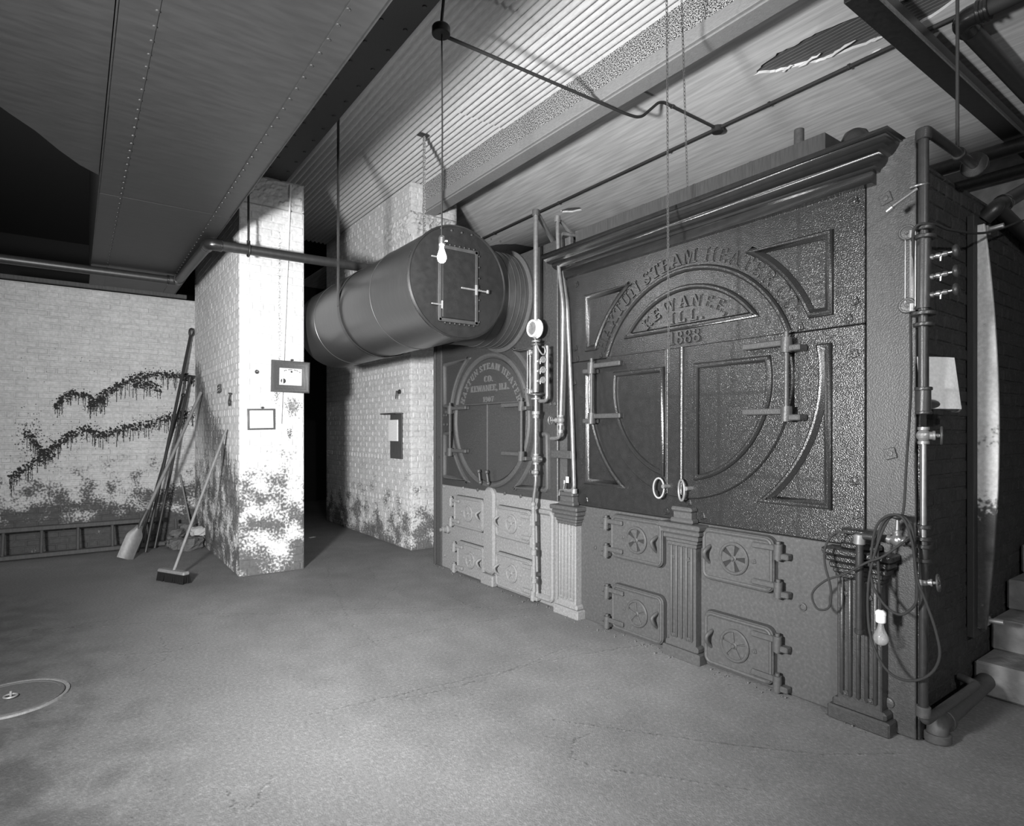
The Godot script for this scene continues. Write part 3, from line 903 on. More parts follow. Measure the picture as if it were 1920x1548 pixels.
func furnace_door(b: Node3D, x0: float, x1: float, y0: float, y1: float, hinge: int, m: Material, open: bool, wr: float, z := 0.0) -> void:
	# a hinged cast door: rimmed plate, two strap hinges with pins, a turned-up latch, an air wheel
	var s := mb()
	plate(s, rrect(x0, y0, x1, y1, 0.05), -0.01, z + 0.030, 0.005)
	var d := obj("furnace_door", s, m, b)
	s = mb()
	plate(s, rrect(x0 - 0.007, y0 - 0.008, x1 + 0.007, y1 + 0.006, 0.055), -0.01, z + 0.0035, 0.0)  # black rim round the door, colour for the shade in its gap
	obj("door_gap_shade", s, M.flat_black, d)
	s = mb()
	mould(s, rrect(x0 + 0.005, y0 + 0.005, x1 - 0.005, y1 - 0.005, 0.047), [Vector2(0, 0.026), Vector2(0.003, 0.037), Vector2(0.011, 0.040), Vector2(0.020, 0.036), Vector2(0.024, 0.029)])
	obj("rim", s, m, d)
	vent_wheel(d, (x0 + x1) / 2.0 - 0.012 * hinge, (y0 + y1) / 2.0, z + 0.029, wr, open, m)
	var hx := x0 if hinge < 0 else x1
	for hy in [y0 + 0.055, y1 - 0.055]:
		s = mb()
		box(s, Vector3(hx - hinge * 0.045, hy, z + 0.042), Vector3(0.17, 0.034, 0.022), 0.006)
		box(s, Vector3(hx + hinge * 0.055, hy - 0.042, z + 0.030), Vector3(0.085, 0.034, 0.05), 0.006)
		tube(s, [Vector3(hx + hinge * 0.035, hy - 0.062, z + 0.045), Vector3(hx + hinge * 0.035, hy + 0.026, z + 0.045)], 0.024, 12)
		tube(s, [Vector3(hx + hinge * 0.035, hy - 0.07, z + 0.045), Vector3(hx + hinge * 0.035, hy + 0.042, z + 0.045)], 0.013, 10)
		obj("hinge", s, m, d)
	var lx := x1 - 0.055 if hinge < 0 else x0 + 0.055
	var ly := (y0 + y1) / 2.0
	s = mb()
	tube(s, spline([Vector3(lx, ly - 0.055, z + 0.028), Vector3(lx - 0.004 * hinge, ly - 0.02, z + 0.065), Vector3(lx, ly + 0.02, z + 0.078), Vector3(lx + 0.008, ly + 0.045, z + 0.045), Vector3(lx + 0.008, ly + 0.052, z + 0.026)], 4), [0.011, 0.011, 0.012, 0.012, 0.013, 0.013, 0.013, 0.013, 0.013, 0.013, 0.013, 0.013, 0.012, 0.012, 0.011, 0.011, 0.011], 8)
	obj("latch", s, m, d)
	bolt(d, (x0 + x1) / 2.0 + hinge * 0.12, ly + 0.005, m, 0.012, z + 0.028)

func pilaster(b: Node3D, x: float, m: Material, dark: Material, flat := false) -> void:
	var s := mb()
	box(s, Vector3(x, 0.435, 0.025), Vector3(0.215, 0.68, 0.07), 0.006)
	var p := obj("pilaster", s, m, b)
	s = mb()
	for k in 5:   # raised reeds between the flutes
		var fx := x - 0.080 + 0.040 * k
		tube(s, [Vector3(fx, 0.13, 0.060), Vector3(fx, 0.14, 0.063), Vector3(fx, 0.73, 0.063), Vector3(fx, 0.74, 0.060)], [0.004, 0.011, 0.011, 0.004], 8)
	obj("reeding", s, m, p)
	s = mb()
	box(s, Vector3(x, 0.030, 0.03), Vector3(0.30, 0.075, 0.10), 0.008)
	box(s, Vector3(x, 0.085, 0.03), Vector3(0.262, 0.045, 0.085), 0.012)
	obj("base", s, m, p)
	s = mb()
	var prof := [[0.115, 0.75, 0.066], [0.125, 0.775, 0.072], [0.14, 0.80, 0.082], [0.155, 0.835, 0.092]]
	for q in prof: box(s, Vector3(x, q[1], q[2] / 2.0 - 0.004), Vector3(q[0] * 2.0, 0.034, q[2] + 0.01), 0.008)
	box(s, Vector3(x, 0.872, 0.048), Vector3(0.335, 0.036, 0.118), 0.008)
	obj("capital", s, dark, p)
	s = mb()
	box(s, Vector3(x, 0.905, 0.035), Vector3(0.18, 0.035, 0.075), 0.010)
	box(s, Vector3(x, 0.942, 0.028), Vector3(0.145, 0.05, 0.06), 0.006)
	box(s, Vector3(x, 0.980, 0.035), Vector3(0.165, 0.032, 0.075), 0.010)
	obj("block", s, dark, p)
	for q in [[-0.055, 0.66], [0.055, 0.66], [-0.06, 0.145], [0.06, 0.145]]: bolt(p, x + q[0], q[1], m, 0.012, 0.062)

func strap_hinge(d: Node3D, x: float, inner: float, y0: float, y1: float, m: Material) -> void:   # two arms on a long pin
	var s := mb()
	tube(s, [Vector3(x, y0 - 0.05, 0.075), Vector3(x, y1 + 0.06, 0.075)], 0.013, 12)
	obj("hinge_pin", s, m, d)
	var out := signf(x - inner)
	for y in [y0, y1]:
		s = mb()
		box(s, Vector3((x + inner) / 2.0, y, 0.068), Vector3(absf(x - inner) + 0.03, 0.036, 0.022), 0.005)
		box(s, Vector3(x + out * 0.035, y - 0.036, 0.05), Vector3(0.10, 0.034, 0.085), 0.005)
		tube(s, [Vector3(x, y - 0.058, 0.075), Vector3(x, y + 0.026, 0.075)], 0.030, 14)
		obj("hinge_arm", s, m, d)
		s = mb()
		box(s, Vector3(inner + out * 0.012, y, 0.045), Vector3(0.03, 0.034, 0.05), 0.004)
		obj("hinge_foot", s, m, d)

func boiler_right() -> void:
	var b := thing("boiler", "large black cast iron boiler front dated 1888, with cornice and fluted pilasters", "boiler", front(-2.55), "brick set boilers")
	var k: Material = M.black_iron
	var d: Material = M.dusty_iron
	var c := Vector2(0, 1.80)
	var s := mb()
	box(s, Vector3(-0.03, 2.405, -0.02), Vector3(2.307, 0.712, 0.04), 0.004)
	obj("arch_plate", s, k, b)
	s = mb()
	box(s, Vector3(-0.03, 1.473, -0.02), Vector3(2.307, 1.146, 0.04), 0.004)
	obj("door_plate", s, k, b)
	s = mb()
	box(s, Vector3(-0.03, 0.447, -0.022), Vector3(2.307, 0.894, 0.04), 0.004)
	obj("hearth_plate", s, d, b)
	s = mb()
	box(s, Vector3(1.238, 1.465, -0.03), Vector3(0.225, 2.93, 0.04), 0.004)
	obj("side_plate", s, M.grey_iron, b)
	s = mb()
	box(s, Vector3(1.36, 1.43, -0.06), Vector3(0.012, 2.86, 0.08), 0.003)
	obj("edge_angle", s, k, b)
	# arch rib and raised mouldings
	s = mb()
	mould(s, arc2(c, 0.785, 20, 160, 48), ROUND, false)
	obj("arch_rib", s, k, b)
	s = mb()
	var lun := arc2(Vector2(0, 1.815), 0.65, 180.0 - 33.0, 33.0, 36)
	lun.reverse()
	mould(s, lun, ROUND)
	obj("lunette_moulding", s, k, b)
	for q in [[-0.96, 2.57, 2.12, -1, 1], [0.97, 2.577, 2.115, 1, 1], [-0.965, 1.957, 1.07, -1, -1], [0.963, 1.97, 1.07, 1, -1]]:
		s = mb()
		var a0 := rad_to_deg(asin((q[1] - 1.8) / 0.89))
		var a1 := rad_to_deg(asin((q[2] - 1.8) / 0.89))
		var path := []
		if q[3] > 0: path = arc2(c, 0.89, a0, a1, 16) + [Vector2(q[0], q[2]), Vector2(q[0], q[1])]
		else: path = arc2(c, 0.89, 180 - a0, 180 - a1, 16) + [Vector2(q[0], q[2]), Vector2(q[0], q[1])]
		if Geometry2D.is_polygon_clockwise(PackedVector2Array(path)): path.reverse()
		mould(s, path, [Vector2(0, -0.003), Vector2(0.004, 0.016), Vector2(0.013, 0.024), Vector2(0.024, 0.022), Vector2(0.046, 0.004), Vector2(0.05, -0.003)])
		obj("panel_moulding", s, k, b)
	letters(b, "HAXTUN STEAM HEATER CO.", k, 0.088, on_arc(c, 0.842, -69.0, 66.5, 0.004))
	letters(b, "KEWANEE,", k, 0.075, on_arc(Vector2(0, 1.81), 0.545, -41.0, 38.0, 0.004))
	letters(b, "ILL.", k, 0.075, on_line(-0.13, 0.16, 2.255, 0.004))
	letters(b, "1888", k, 0.085, on_line(-0.14, 0.13, 2.118, 0.004))
	# the two halves of the round door
	for h in [-1, 1]:
		var xi := -0.142 if h < 0 else -0.136
		var a_in := rad_to_deg(acos(clampf(xi / 0.752, -1, 1)))
		var top := rad_to_deg(asin(0.252 / 0.752))
		s = mb()
		var poly := []
		if h < 0: poly = arc2(c, 0.752, 180.0 - top, 360.0 - a_in, 30) + [Vector2(xi, 2.052)]
		else: poly = arc2(c, 0.752, -a_in, top, 36) + [Vector2(xi, 2.052)]
		plate(s, poly, -0.01, 0.024, 0.006)
		var dr := obj("door", s, k, b)
		s = mb()
		var xp := -0.146 if h < 0 else 0.094
		var r := 0.638
		var tp := rad_to_deg(asin(0.136 / r))
		var ai := rad_to_deg(acos(xp / r))
		var pp := []
		if h < 0: pp = arc2(c, r, 180.0 - tp, 360.0 - ai, 26) + [Vector2(xp, 1.936)]
		else: pp = arc2(c, r, -ai, tp, 26) + [Vector2(xp, 1.936)]
		mould(s, pp, ROUND, true, Transform3D(Basis(), Vector3(0, 0, 0.024)))
		obj("panel_moulding", s, k, dr)
		if h > 0:
			s = mb()
			tube(s, [Vector3(-0.005, 1.075, 0.027), Vector3(-0.005, 2.05, 0.027)], 0.017, 10)
			tube(s, [Vector3(-0.128, 1.075, 0.024), Vector3(-0.128, 2.05, 0.024)], 0.006, 8)
			obj("astragal", s, k, dr)
		strap_hinge(dr, -0.815 if h < 0 else 0.745, -0.535 if h < 0 else 0.485, 1.606, 1.990, M.grey_iron)
		s = mb()
		var hx := -0.17 if h < 0 else 0.02
		var ring := []
		for q in 20: ring.append(Vector3(hx + 0.034 * cos(TAU * q / 20), 1.105 + 0.068 * sin(TAU * q / 20), 0.062 + 0.014 * cos(TAU * q / 20) * h))
		tube(s, ring, 0.008, 8, true)
		tube(s, [Vector3(hx + 0.05, 1.12, 0.02), Vector3(hx + 0.045, 1.12, 0.075)], 0.014, 10)
		obj("ring_handle", s, M.steel, dr)
	# cornice, mitred at both ends
	s = mb()
	var cp := [Vector2(0.0, 2.742), Vector2(0.045, 2.742), Vector2(0.045, 2.80), Vector2(0.062, 2.80), Vector2(0.068, 2.815), Vector2(0.085, 2.825), Vector2(0.098, 2.845), Vector2(0.100, 2.862), Vector2(0.118, 2.868), Vector2(0.134, 2.884), Vector2(0.148, 2.905), Vector2(0.152, 2.918), Vector2(0.165, 2.918), Vector2(0.165, 2.945), Vector2(0.0, 2.952)]
	cp.reverse()
	mould(s, [Vector2(1.13, 0.05), Vector2(1.13, 0.0), Vector2(-1.16, 0.0), Vector2(-1.16, 0.05)], cp, false, Transform3D(Basis(Vector3(1, 0, 0), Vector3(0, 0, -1), Vector3(0, 1, 0)), Vector3.ZERO))
	obj("cornice", s, M.bright_black, b)
	for q in [[-1.078, 2.162], [-1.059, 2.071], [-0.794, 2.073], [-1.091, 1.884], [-0.95, 0.945], [-0.153, 0.943], [0.034, 1.02], [0.139, 0.946], [1.076, 1.896], [1.076, 1.235], [1.085, 1.06], [1.074, 2.686], [1.076, 2.168], [1.045, 2.082], [0.783, 2.078], [-1.063, 2.675], [0.96, 0.955]]: bolt(b, q[0], q[1], k, 0.019)
	for q in [[1.22, 2.659], [1.241, 1.383]]: bolt(b, q[0], q[1], M.grey_iron, 0.026, -0.01)
	# hearth doors
	furnace_door(b, -0.655, -0.165, 0.553, 0.872, -1, d, true, 0.098)
	furnace_door(b, -0.645, -0.160, 0.022, 0.358, -1, d, false, 0.098)
	furnace_door(b, 0.155, 0.645, 0.555, 0.880, 1, d, true, 0.100)
	furnace_door(b, 0.170, 0.640, 0.020, 0.356, 1, d, false, 0.100)
	pilaster(b, -1.12, M.ash_iron, d)
	pilaster(b, 0.02, d, d)
	pilaster(b, 1.12, M.dull_iron, k)
	for q in [[0.80, 0.515, 0.022], [-0.85, 0.585, 0.014]]:   # plugged holes
		s = mb()
		lathe(s, Transform3D(Basis(Vector3.RIGHT, PI / 2), Vector3(q[0], q[1], 0.0)), [[q[2], -0.01], [q[2], 0.006], [q[2] * 0.7, 0.008], [q[2] * 0.62, 0.002], [0.0, 0.001]], 16)
		obj("plug", s, d, b)
	s = mb()
	lathe(s, Transform3D(Basis(Vector3.RIGHT, PI / 2), Vector3(1.235, 0.14, -0.012)), [[0.026, 0.0], [0.024, 0.012], [0.0, 0.02]], 14)
	obj("rivet_head", s, M.grey_iron, b)
	# sheet iron smoke box on top, behind the cornice, with the post at its left
	s = mb()
	box(s, Vector3(-0.155, 3.045, -0.10), Vector3(2.06, 0.225, 0.014), 0.003)
	obj("smoke_box_front", s, M.sheet_iron, b)
	s = mb()
	box(s, Vector3(0.868, 3.045, -0.30), Vector3(0.014, 0.225, 0.40), 0.003)
	obj("smoke_box_end", s, M.sheet_iron, b)
	s = mb()
	box(s, Vector3(-0.155, 2.96, -0.5), Vector3(2.06, 0.02, 0.9), 0.003)
	obj("smoke_box_floor", s, M.sheet_iron, b)
	for x in [-0.82, -0.45, 0.0, 0.42]:
		s = mb()
		box(s, Vector3(x, 3.045, -0.091), Vector3(0.022, 0.225, 0.006), 0.002)
		obj("seam_strap", s, M.sheet_iron, b)
	s = mb()
	tube(s, [Vector3(0.56, 3.0, -0.40), Vector3(0.545, 3.40, -0.43)], 0.03, 14)
	obj("pipe_stub", s, M.grey_iron, b)
	s = mb()
	lathe(s, Transform3D(Basis(), Vector3(0.90, 2.96, -0.40)), [[0.085, 0.0], [0.09, 0.14], [0.085, 0.22], [0.06, 0.27], [0.03, 0.288], [0.0, 0.292]], 24, true)
	obj("dome_cap", s, M.dark_pipe, b)

func boiler_left() -> void:
	var b := thing("boiler", "smaller ash-dusted cast iron boiler front dated 1907, below the smoke drum", "boiler", front(-4.86), "brick set boilers")
	var k: Material = M.dull_iron
	var d: Material = M.ash_iron
	var c := Vector2(0, 1.597)
	var s := mb()
	box(s, Vector3(-0.04, 2.0, -0.02), Vector3(2.09, 2.2, 0.04), 0.004)
	obj("door_plate", s, k, b)
	s = mb()
	box(s, Vector3(-0.04, 0.45, -0.02), Vector3(2.09, 0.90, 0.04), 0.004)
	obj("hearth_plate", s, d, b)
	s = mb()
	box(s, Vector3(1.07, 1.55, -0.045), Vector3(0.13, 3.1, 0.04), 0.004)
	obj("filler_plate", s, M.dusty_iron, b)
	s = mb()
	box(s, Vector3(-1.075, 1.4, 0.004), Vector3(0.03, 2.8, 0.06), 0.004)
	obj("edge_angle", s, M.grey_iron, b)
	s = mb()
	box(s, Vector3(-1.0, 1.4, 0.004), Vector3(0.10, 2.8, 0.02), 0.003)
	obj("edge_strip", s, M.dusty_iron, b)
	s = mb()
	mould(s, arc2(c, 0.665, 0, 354, 60), [Vector2(0, -0.004), Vector2(0.006, 0.022), Vector2(0.022, 0.036), Vector2(0.042, 0.034), Vector2(0.058, 0.016), Vector2(0.062, -0.004)])
	obj("door_rim", s, M.dusty_iron, b)
	for q in [[-1, 1], [1, 1], [-1, -1], [1, -1]]:
		s = mb()
		var ya: float = 0.645 if q[1] > 0 else -0.635
		var yb: float = 0.138 if q[1] > 0 else -0.11
		var a0 := rad_to_deg(asin(ya / 0.73))
		var a1 := rad_to_deg(asin(yb / 0.73))
		var path := arc2(c, 0.73, a0, a1, 14)
		path += [Vector2(0.875, c.y + yb), Vector2(0.905, c.y + yb + 0.03 * q[1]), Vector2(0.912, c.y + ya - 0.04 * q[1]), Vector2(0.875, c.y + ya)]
		if q[0] < 0: path = path.map(func(v): return Vector2(-v.x, v.y))
		if Geometry2D.is_polygon_clockwise(PackedVector2Array(path)): path.reverse()
		mould(s, path, [Vector2(0, -0.003), Vector2(0.006, 0.020), Vector2(0.018, 0.030), Vector2(0.032, 0.028), Vector2(0.046, 0.012), Vector2(0.05, -0.003)])
		obj("panel_moulding", s, M.dusty_iron, b)
	s = mb()
	plate(s, arc2(c, 0.60, 15.5, 164.5, 30), -0.01, 0.014, 0.003)
	obj("name_plate", s, k, b)
	letters(b, "HAXTUN STEAM HEATER", M.letter_iron, 0.062, on_arc(c, 0.525, -72.0, 72.0, 0.018), 0.012)
	letters(b, "CO.", M.letter_iron, 0.062, on_line(-0.09, 0.075, 2.00, 0.018), 0.012)
	letters(b, "KEWANEE, ILL.", M.letter_iron, 0.062, on_line(-0.335, 0.345, 1.91, 0.018), 0.012)
	letters(b, "1907", M.letter_iron, 0.052, on_line(-0.11, 0.085, 1.80, 0.018), 0.012)
	s = mb()
	box(s, Vector3(-0.02, 1.758, 0.02), Vector3(1.24, 0.014, 0.028), 0.004)
	obj("ledge", s, M.dusty_iron, b)
	for h in [-1, 1]:
		s = mb()
		var xi := -0.029 if h < 0 else -0.023
		var r := 0.60
		var ai := rad_to_deg(acos(xi / r))
		var tp := rad_to_deg(asin(0.153 / r))
		var poly := []
		if h < 0: poly = arc2(c, r, 180.0 - tp, 360.0 - ai, 26) + [Vector2(xi, 1.75)]
		else: poly = arc2(c, r, -ai, tp, 26) + [Vector2(xi, 1.75)]
		plate(s, poly, -0.01, 0.016, 0.003)
		var dr := obj("door", s, k, b)
		if h > 0:
			s = mb()
			box(s, Vector3(-0.026, 1.37, 0.02), Vector3(0.016, 0.76, 0.014), 0.003)
			obj("astragal", s, M.dusty_iron, dr)
		strap_hinge(dr, -0.655 if h < 0 else 0.60, -0.36 if h < 0 else 0.30, 1.285, 1.728, M.dusty_iron)
		s = mb()
		var hx := -0.09 if h < 0 else 0.05
		tube(s, [Vector3(hx, 0.99, 0.06), Vector3(hx - 0.02, 1.09, 0.065)], 0.012, 8)
		for e in [Vector3(hx, 0.985, 0.06), Vector3(hx - 0.02, 1.095, 0.065)]: lathe(s, Transform3D(Basis(), e - Vector3(0, 0.022, 0)), [[0.0, 0.0], [0.016, 0.006], [0.022, 0.022], [0.016, 0.038], [0.0, 0.044]], 10, true)
		obj("ball_handle", s, M.grey_iron, dr)
	furnace_door(b, -0.650, -0.087, 0.488, 0.812, -1, d, false, 0.085)
	furnace_door(b, -0.585, -0.072, 0.012, 0.342, -1, d, false, 0.085)
	furnace_door(b, 0.127, 0.68, 0.488, 0.785, 1, d, false, 0.088)
	furnace_door(b, 0.127, 0.695, 0.022, 0.345, 1, d, false, 0.088)
	s = mb()
	plate(s, rrect(-0.075, 0.10, 0.115, 0.945, 0.085), 0.0, 0.045, 0.02)
	var pl := obj("pilaster", s, d, b)
	s = mb()
	box(s, Vector3(0.02, 0.05, 0.03), Vector3(0.21, 0.11, 0.07), 0.012)
	obj("base", s, d, pl)
	s = mb()
	mould(s, rrect(0.71, 0.03, 0.98, 0.82, 0.06), [Vector2(0, -0.002), Vector2(0.004, 0.022), Vector2(0.018, 0.034), Vector2(0.034, 0.030), Vector2(0.05, 0.008), Vector2(0.055, -0.002)])
	obj("side_panel", s, d, b)
	for q in [[-0.90, 1.66], [-0.85, 1.66], [-0.90, 1.56], [-0.83, 1.56], [-0.90, 0.88], [-0.50, 0.895], [-0.22, 0.90], [0.25, 0.905], [0.50, 0.90], [0.80, 2.33], [0.92, 1.72], [0.98, 1.72], [-0.88, 0.13], [-1.0, 1.64], [-1.0, 1.2]]: bolt(b, q[0], q[1], d if q[1] < 0.9 else M.dusty_iron, 0.013, 0.004)
	bolt(b, 0.82, 0.10, d, 0.022)
	# the blow-off cock at the lower left
	s = mb()
	lathe(s, Transform3D(Basis(Vector3.RIGHT, PI / 2), Vector3(-0.80, 0.43, 0.0)), [[0.045, 0.0], [0.045, 0.03], [0.032, 0.045], [0.032, 0.08], [0.018, 0.085], [0.018, 0.11], [0.0, 0.112]], 16)
	obj("blow_off_cock", s, d, b)

func smoke_drum() -> void:
	# riveted drum hung from straps; its axis runs along the boiler fronts, a branch enters the left boiler
	var c := Vector3(2.51, 2.69, -4.17)
	var r := 0.452
	var t := thing("smoke_drum", "big riveted sheet iron smoke drum with a hinged cleanout door in its round end", "smoke drum", Transform3D(Basis(), c))
	var ax := Transform3D(Basis(Vector3.RIGHT, -PI / 2), Vector3.ZERO)   # y points away along -z
	var s := mb()
	for q in [[0.0, 0.76, 0.0], [0.74, 1.53, -0.005], [1.51, 2.80, 0.0]]: lathe(s, ax, [[r + q[2], q[0]], [r + q[2], q[1]]], 72)
	var sh := obj("shell", s, M.sheet_iron, t)
	s = mb()
	lathe(s, ax, [[r, 2.80], [0.0, 2.80]], 48)
	obj("end_cap", s, M.sheet_iron, t)
	s = mb()
	lathe(s, ax, [[0.0, 0.004], [r - 0.012, 0.004], [r - 0.006, -0.008], [r + 0.008, 0.0], [r + 0.004, 0.02]], 72)
	var e := obj("end_plate", s, M.end_iron, t)
	for q in [0.74, 1.51, 2.22]:
		s = mb()
		lathe(s, ax, [[r, q], [r + 0.004, q + 0.002], [r + 0.004, q + 0.012], [r, q + 0.014]], 72)
		obj("lap_seam", s, M.sheet_iron, sh)
	s = mb()
	for i in 44: lathe(s, aim(Vector3(cos(TAU * i / 44) * (r + 0.002), sin(TAU * i / 44) * (r + 0.002), -0.03), Vector3(cos(TAU * i / 44), sin(TAU * i / 44), 0)), [[0.007, 0], [0.0, 0.006]], 6)
	stuff(obj("rivet_row", s, M.sheet_iron, sh))
	# branch into the boiler
	s = mb()
	var bx := Transform3D(Basis(Vector3.BACK, -PI / 2), Vector3(0, 0.02, -0.48))   # y points along +x
	lathe(s, bx, [[0.44, 0.20], [0.44, 0.77]], 64)
	var br := obj("branch", s, M.sheet_iron, t)
	for q in [0.45, 0.53, 0.595, 0.65, 0.70]:
		s = mb()
		lathe(s, bx, [[0.44, q], [0.444, q + 0.002], [0.444, q + 0.006], [0.44, q + 0.008]], 64)
		obj("seam", s, M.sheet_iron, br)
	s = mb()
	lathe(s, bx, [[0.44, 0.74], [0.475, 0.75], [0.475, 0.764], [0.44, 0.766]], 64)
	obj("collar", s, M.dusty_iron, br)
	# cleanout door
	var dx := -0.025
	s = mb()
	for q in [[-0.02, 0.265, 0.335, 0.03], [-0.02, -0.315, 0.335, 0.03]]: box(s, Vector3(dx + 0.02, q[1], 0.004), Vector3(0.37, 0.028, 0.014), 0.003)
	for x in [-0.155, 0.185]: box(s, Vector3(dx + x, -0.025, 0.004), Vector3(0.028, 0.60, 0.014), 0.003)
	obj("door_frame", s, M.sheet_iron, e)
	s = mb()
	box(s, Vector3(dx + 0.015, -0.025, 0.010), Vector3(0.305, 0.545, 0.012), 0.004)
	var dr := obj("cleanout_door", s, M.end_iron, t)
	for y in [0.17, -0.20]:
		s = mb()
		box(s, Vector3(dx - 0.185, y, 0.012), Vector3(0.10, 0.012, 0.012), 0.003)
		tube(s, [Vector3(dx - 0.14, y - 0.03, 0.016), Vector3(dx - 0.14, y + 0.03, 0.016)], 0.009, 8)
		obj("hinge", s, M.steel, dr)
	s = mb()
	box(s, Vector3(dx + 0.13, -0.045, 0.024), Vector3(0.20, 0.014, 0.010), 0.003)
	box(s, Vector3(dx + 0.175, -0.045, 0.024), Vector3(0.022, 0.085, 0.016), 0.003)
	box(s, Vector3(dx + 0.255, -0.045, 0.02), Vector3(0.05, 0.014, 0.010), 0.003)
	box(s, Vector3(dx + 0.285, -0.045, 0.025), Vector3(0.02, 0.03, 0.016), 0.003)
	obj("latch", s, M.steel, dr)
	s = mb()
	var riv := func(x: float, y: float, q := 0.007) -> void: lathe(s, Transform3D(Basis(Vector3.RIGHT, PI / 2), Vector3(x, y, 0.004)), [[q, 0.0], [q * 0.9, 0.006], [0.0, 0.010]], 8)
	for i in 9: riv.call(-0.36 + 0.095 * i, 0.285 + (0.12 if i < 9 else 0.0), 0.009)
	for i in 7:
		riv.call(dx - 0.155, -0.30 + 0.09 * i); riv.call(dx + 0.212, -0.30 + 0.09 * i); riv.call(dx - 0.11 + 0.045 * i, 0.287); riv.call(dx - 0.11 + 0.045 * i, -0.338)
	stuff(obj("rivet_row", s, M.sheet_iron, e))
	# the strap that carries it
	var h := thing("strap_hanger", "flat iron strap looped under the smoke drum, its two legs rising to the corrugated ceiling", "hanger", Transform3D(Basis(), c + Vector3(0, 0, -1.48)))
	var rr := r + 0.006
	s = mb()
	var loop := []
	for i in 41: loop.append(Vector2(cos(PI + PI * i / 40.0), sin(PI + PI * i / 40.0)) * rr)
	mould(s, loop, [Vector2(0.0, -0.024), Vector2(-0.006, -0.024), Vector2(-0.006, 0.024), Vector2(0.0, 0.024), Vector2(0.0, -0.024)], false)
	obj("loop", s, M.dark_pipe, h)
	for x in [-1, 1]:
		s = mb()
		box(s, Vector3(x * (rr + 0.004), 0.955, 0.0), Vector3(0.010, 1.91, 0.05), 0.002)
		var lg := obj("leg", s, M.dark_pipe if x < 0 else M.peeling_paint, h)
		if x > 0: lg.set_meta("label", "right leg of the strap, blistered pale paint")
		s = mb()
		box(s, Vector3(x * (rr - 0.01), 1.905, 0.0), Vector3(0.11, 0.014, 0.07), 0.003)
		obj("clip", s, M.dark_pipe, h)

# ---------------------------------------------------------------- pipes, valves and lamps
func ring(s: SurfaceTool, at: Vector3, dir: Vector3, r: float, w: float, bead := 0.003) -> void:   # a collar round a pipe
	lathe(s, aim(at - dir.normalized() * w / 2.0, dir), [[0.0, 0.0], [r - bead, 0.0], [r, bead], [r, w - bead], [r - bead, w], [0.0, w]], 20)

func hand_wheel(p: Node3D, at: Vector3, dir: Vector3, r: float, m: Material, spokes := 5) -> void:
	var xf := aim(at, dir)
	var s := mb()
	var rim := []
	for i in 28: rim.append(xf * Vector3(cos(TAU * i / 28) * r, 0, sin(TAU * i / 28) * r))
	tube(s, rim, r * 0.14, 8, true)
	for i in spokes: tube(s, [at, xf * Vector3(cos(TAU * i / spokes) * r, 0.0, sin(TAU * i / spokes) * r)], r * 0.09, 6)
	ring(s, at, dir, r * 0.25, r * 0.35)
	obj("hand_wheel", s, m, p)

func valve(p: Node3D, at: Vector3, along: Vector3, stem: Vector3, size: float, m: Material, wheel: float, wm: Material, reach := 2.6) -> void:
	var s := mb()
	lathe(s, aim(at - along.normalized() * size * 1.5, along), [[0.0, 0.0], [size * 0.9, 0.0], [size * 0.9, size * 0.5], [size * 0.7, size * 0.55], [size * 1.05, size * 1.1], [size * 1.15, size * 1.5], [size * 1.05, size * 1.9], [size * 0.7, size * 2.45], [size * 0.9, size * 2.5], [size * 0.9, size * 3.0], [0.0, size * 3.0]], 20)
	lathe(s, aim(at, stem), [[size * 0.7, 0.0], [size * 0.7, size * 1.3], [size * 0.85, size * 1.35], [size * 0.85, size * 1.7], [size * 0.4, size * 1.8], [size * 0.25, size * reach], [0.0, size * reach]], 16)
	obj("valve", s, m, p)
	if wheel > 0: hand_wheel(p, at + stem.normalized() * size * reach, stem, wheel, wm)

func try_cock(p: Node3D, at: Vector3, dir: Vector3, l: float, body: Material, knob: Material, round_knob: bool) -> void:
	var s := mb()
	lathe(s, aim(at, dir), [[0.0, 0.0], [0.012, 0.0], [0.014, l * 0.12], [0.008, l * 0.18], [0.013, l * 0.28], [0.013, l * 0.42], [0.007, l * 0.5], [0.012, l * 0.6], [0.010, l * 0.75], [0.006, l * 0.8], [0.006, l], [0.0, l]], 12)
	tube(s, [at + dir * l * 0.45, at + dir * l * 0.45 + Vector3(0, -0.028, 0)], [0.007, 0.005], 8)
	obj("try_cock", s, body, p)
	s = mb()
	if round_knob: lathe(s, aim(at + dir * l * 0.95, dir), [[0.0, 0.0], [0.012, 0.002], [0.026, 0.008], [0.030, 0.016], [0.026, 0.024], [0.012, 0.029], [0.0, 0.030]], 20, true)
	else: lathe(s, aim(at + dir * l * 0.9, dir), [[0.0, 0.0], [0.024, 0.002], [0.028, 0.01], [0.028, 0.016], [0.020, 0.018], [0.018, 0.012], [0.008, 0.012], [0.006, 0.018], [0.0, 0.018]], 20)
	obj("knob", s, knob, p)

func pipe(p: Node3D, called: String, pts: Array, r: float, m: Material, bend := 0.06, sides := 14) -> MeshInstance3D:
	var s := mb()
	tube(s, fil(pts, bend) if pts.size() > 2 else pts, r, sides)
	return obj(called, s, m, p)

func collar(p: Node3D, called: String, at: Vector3, dir: Vector3, r: float, w: float, m: Material) -> void:
	var s := mb()
	ring(s, at, dir, r, w)
	obj(called, s, m, p)

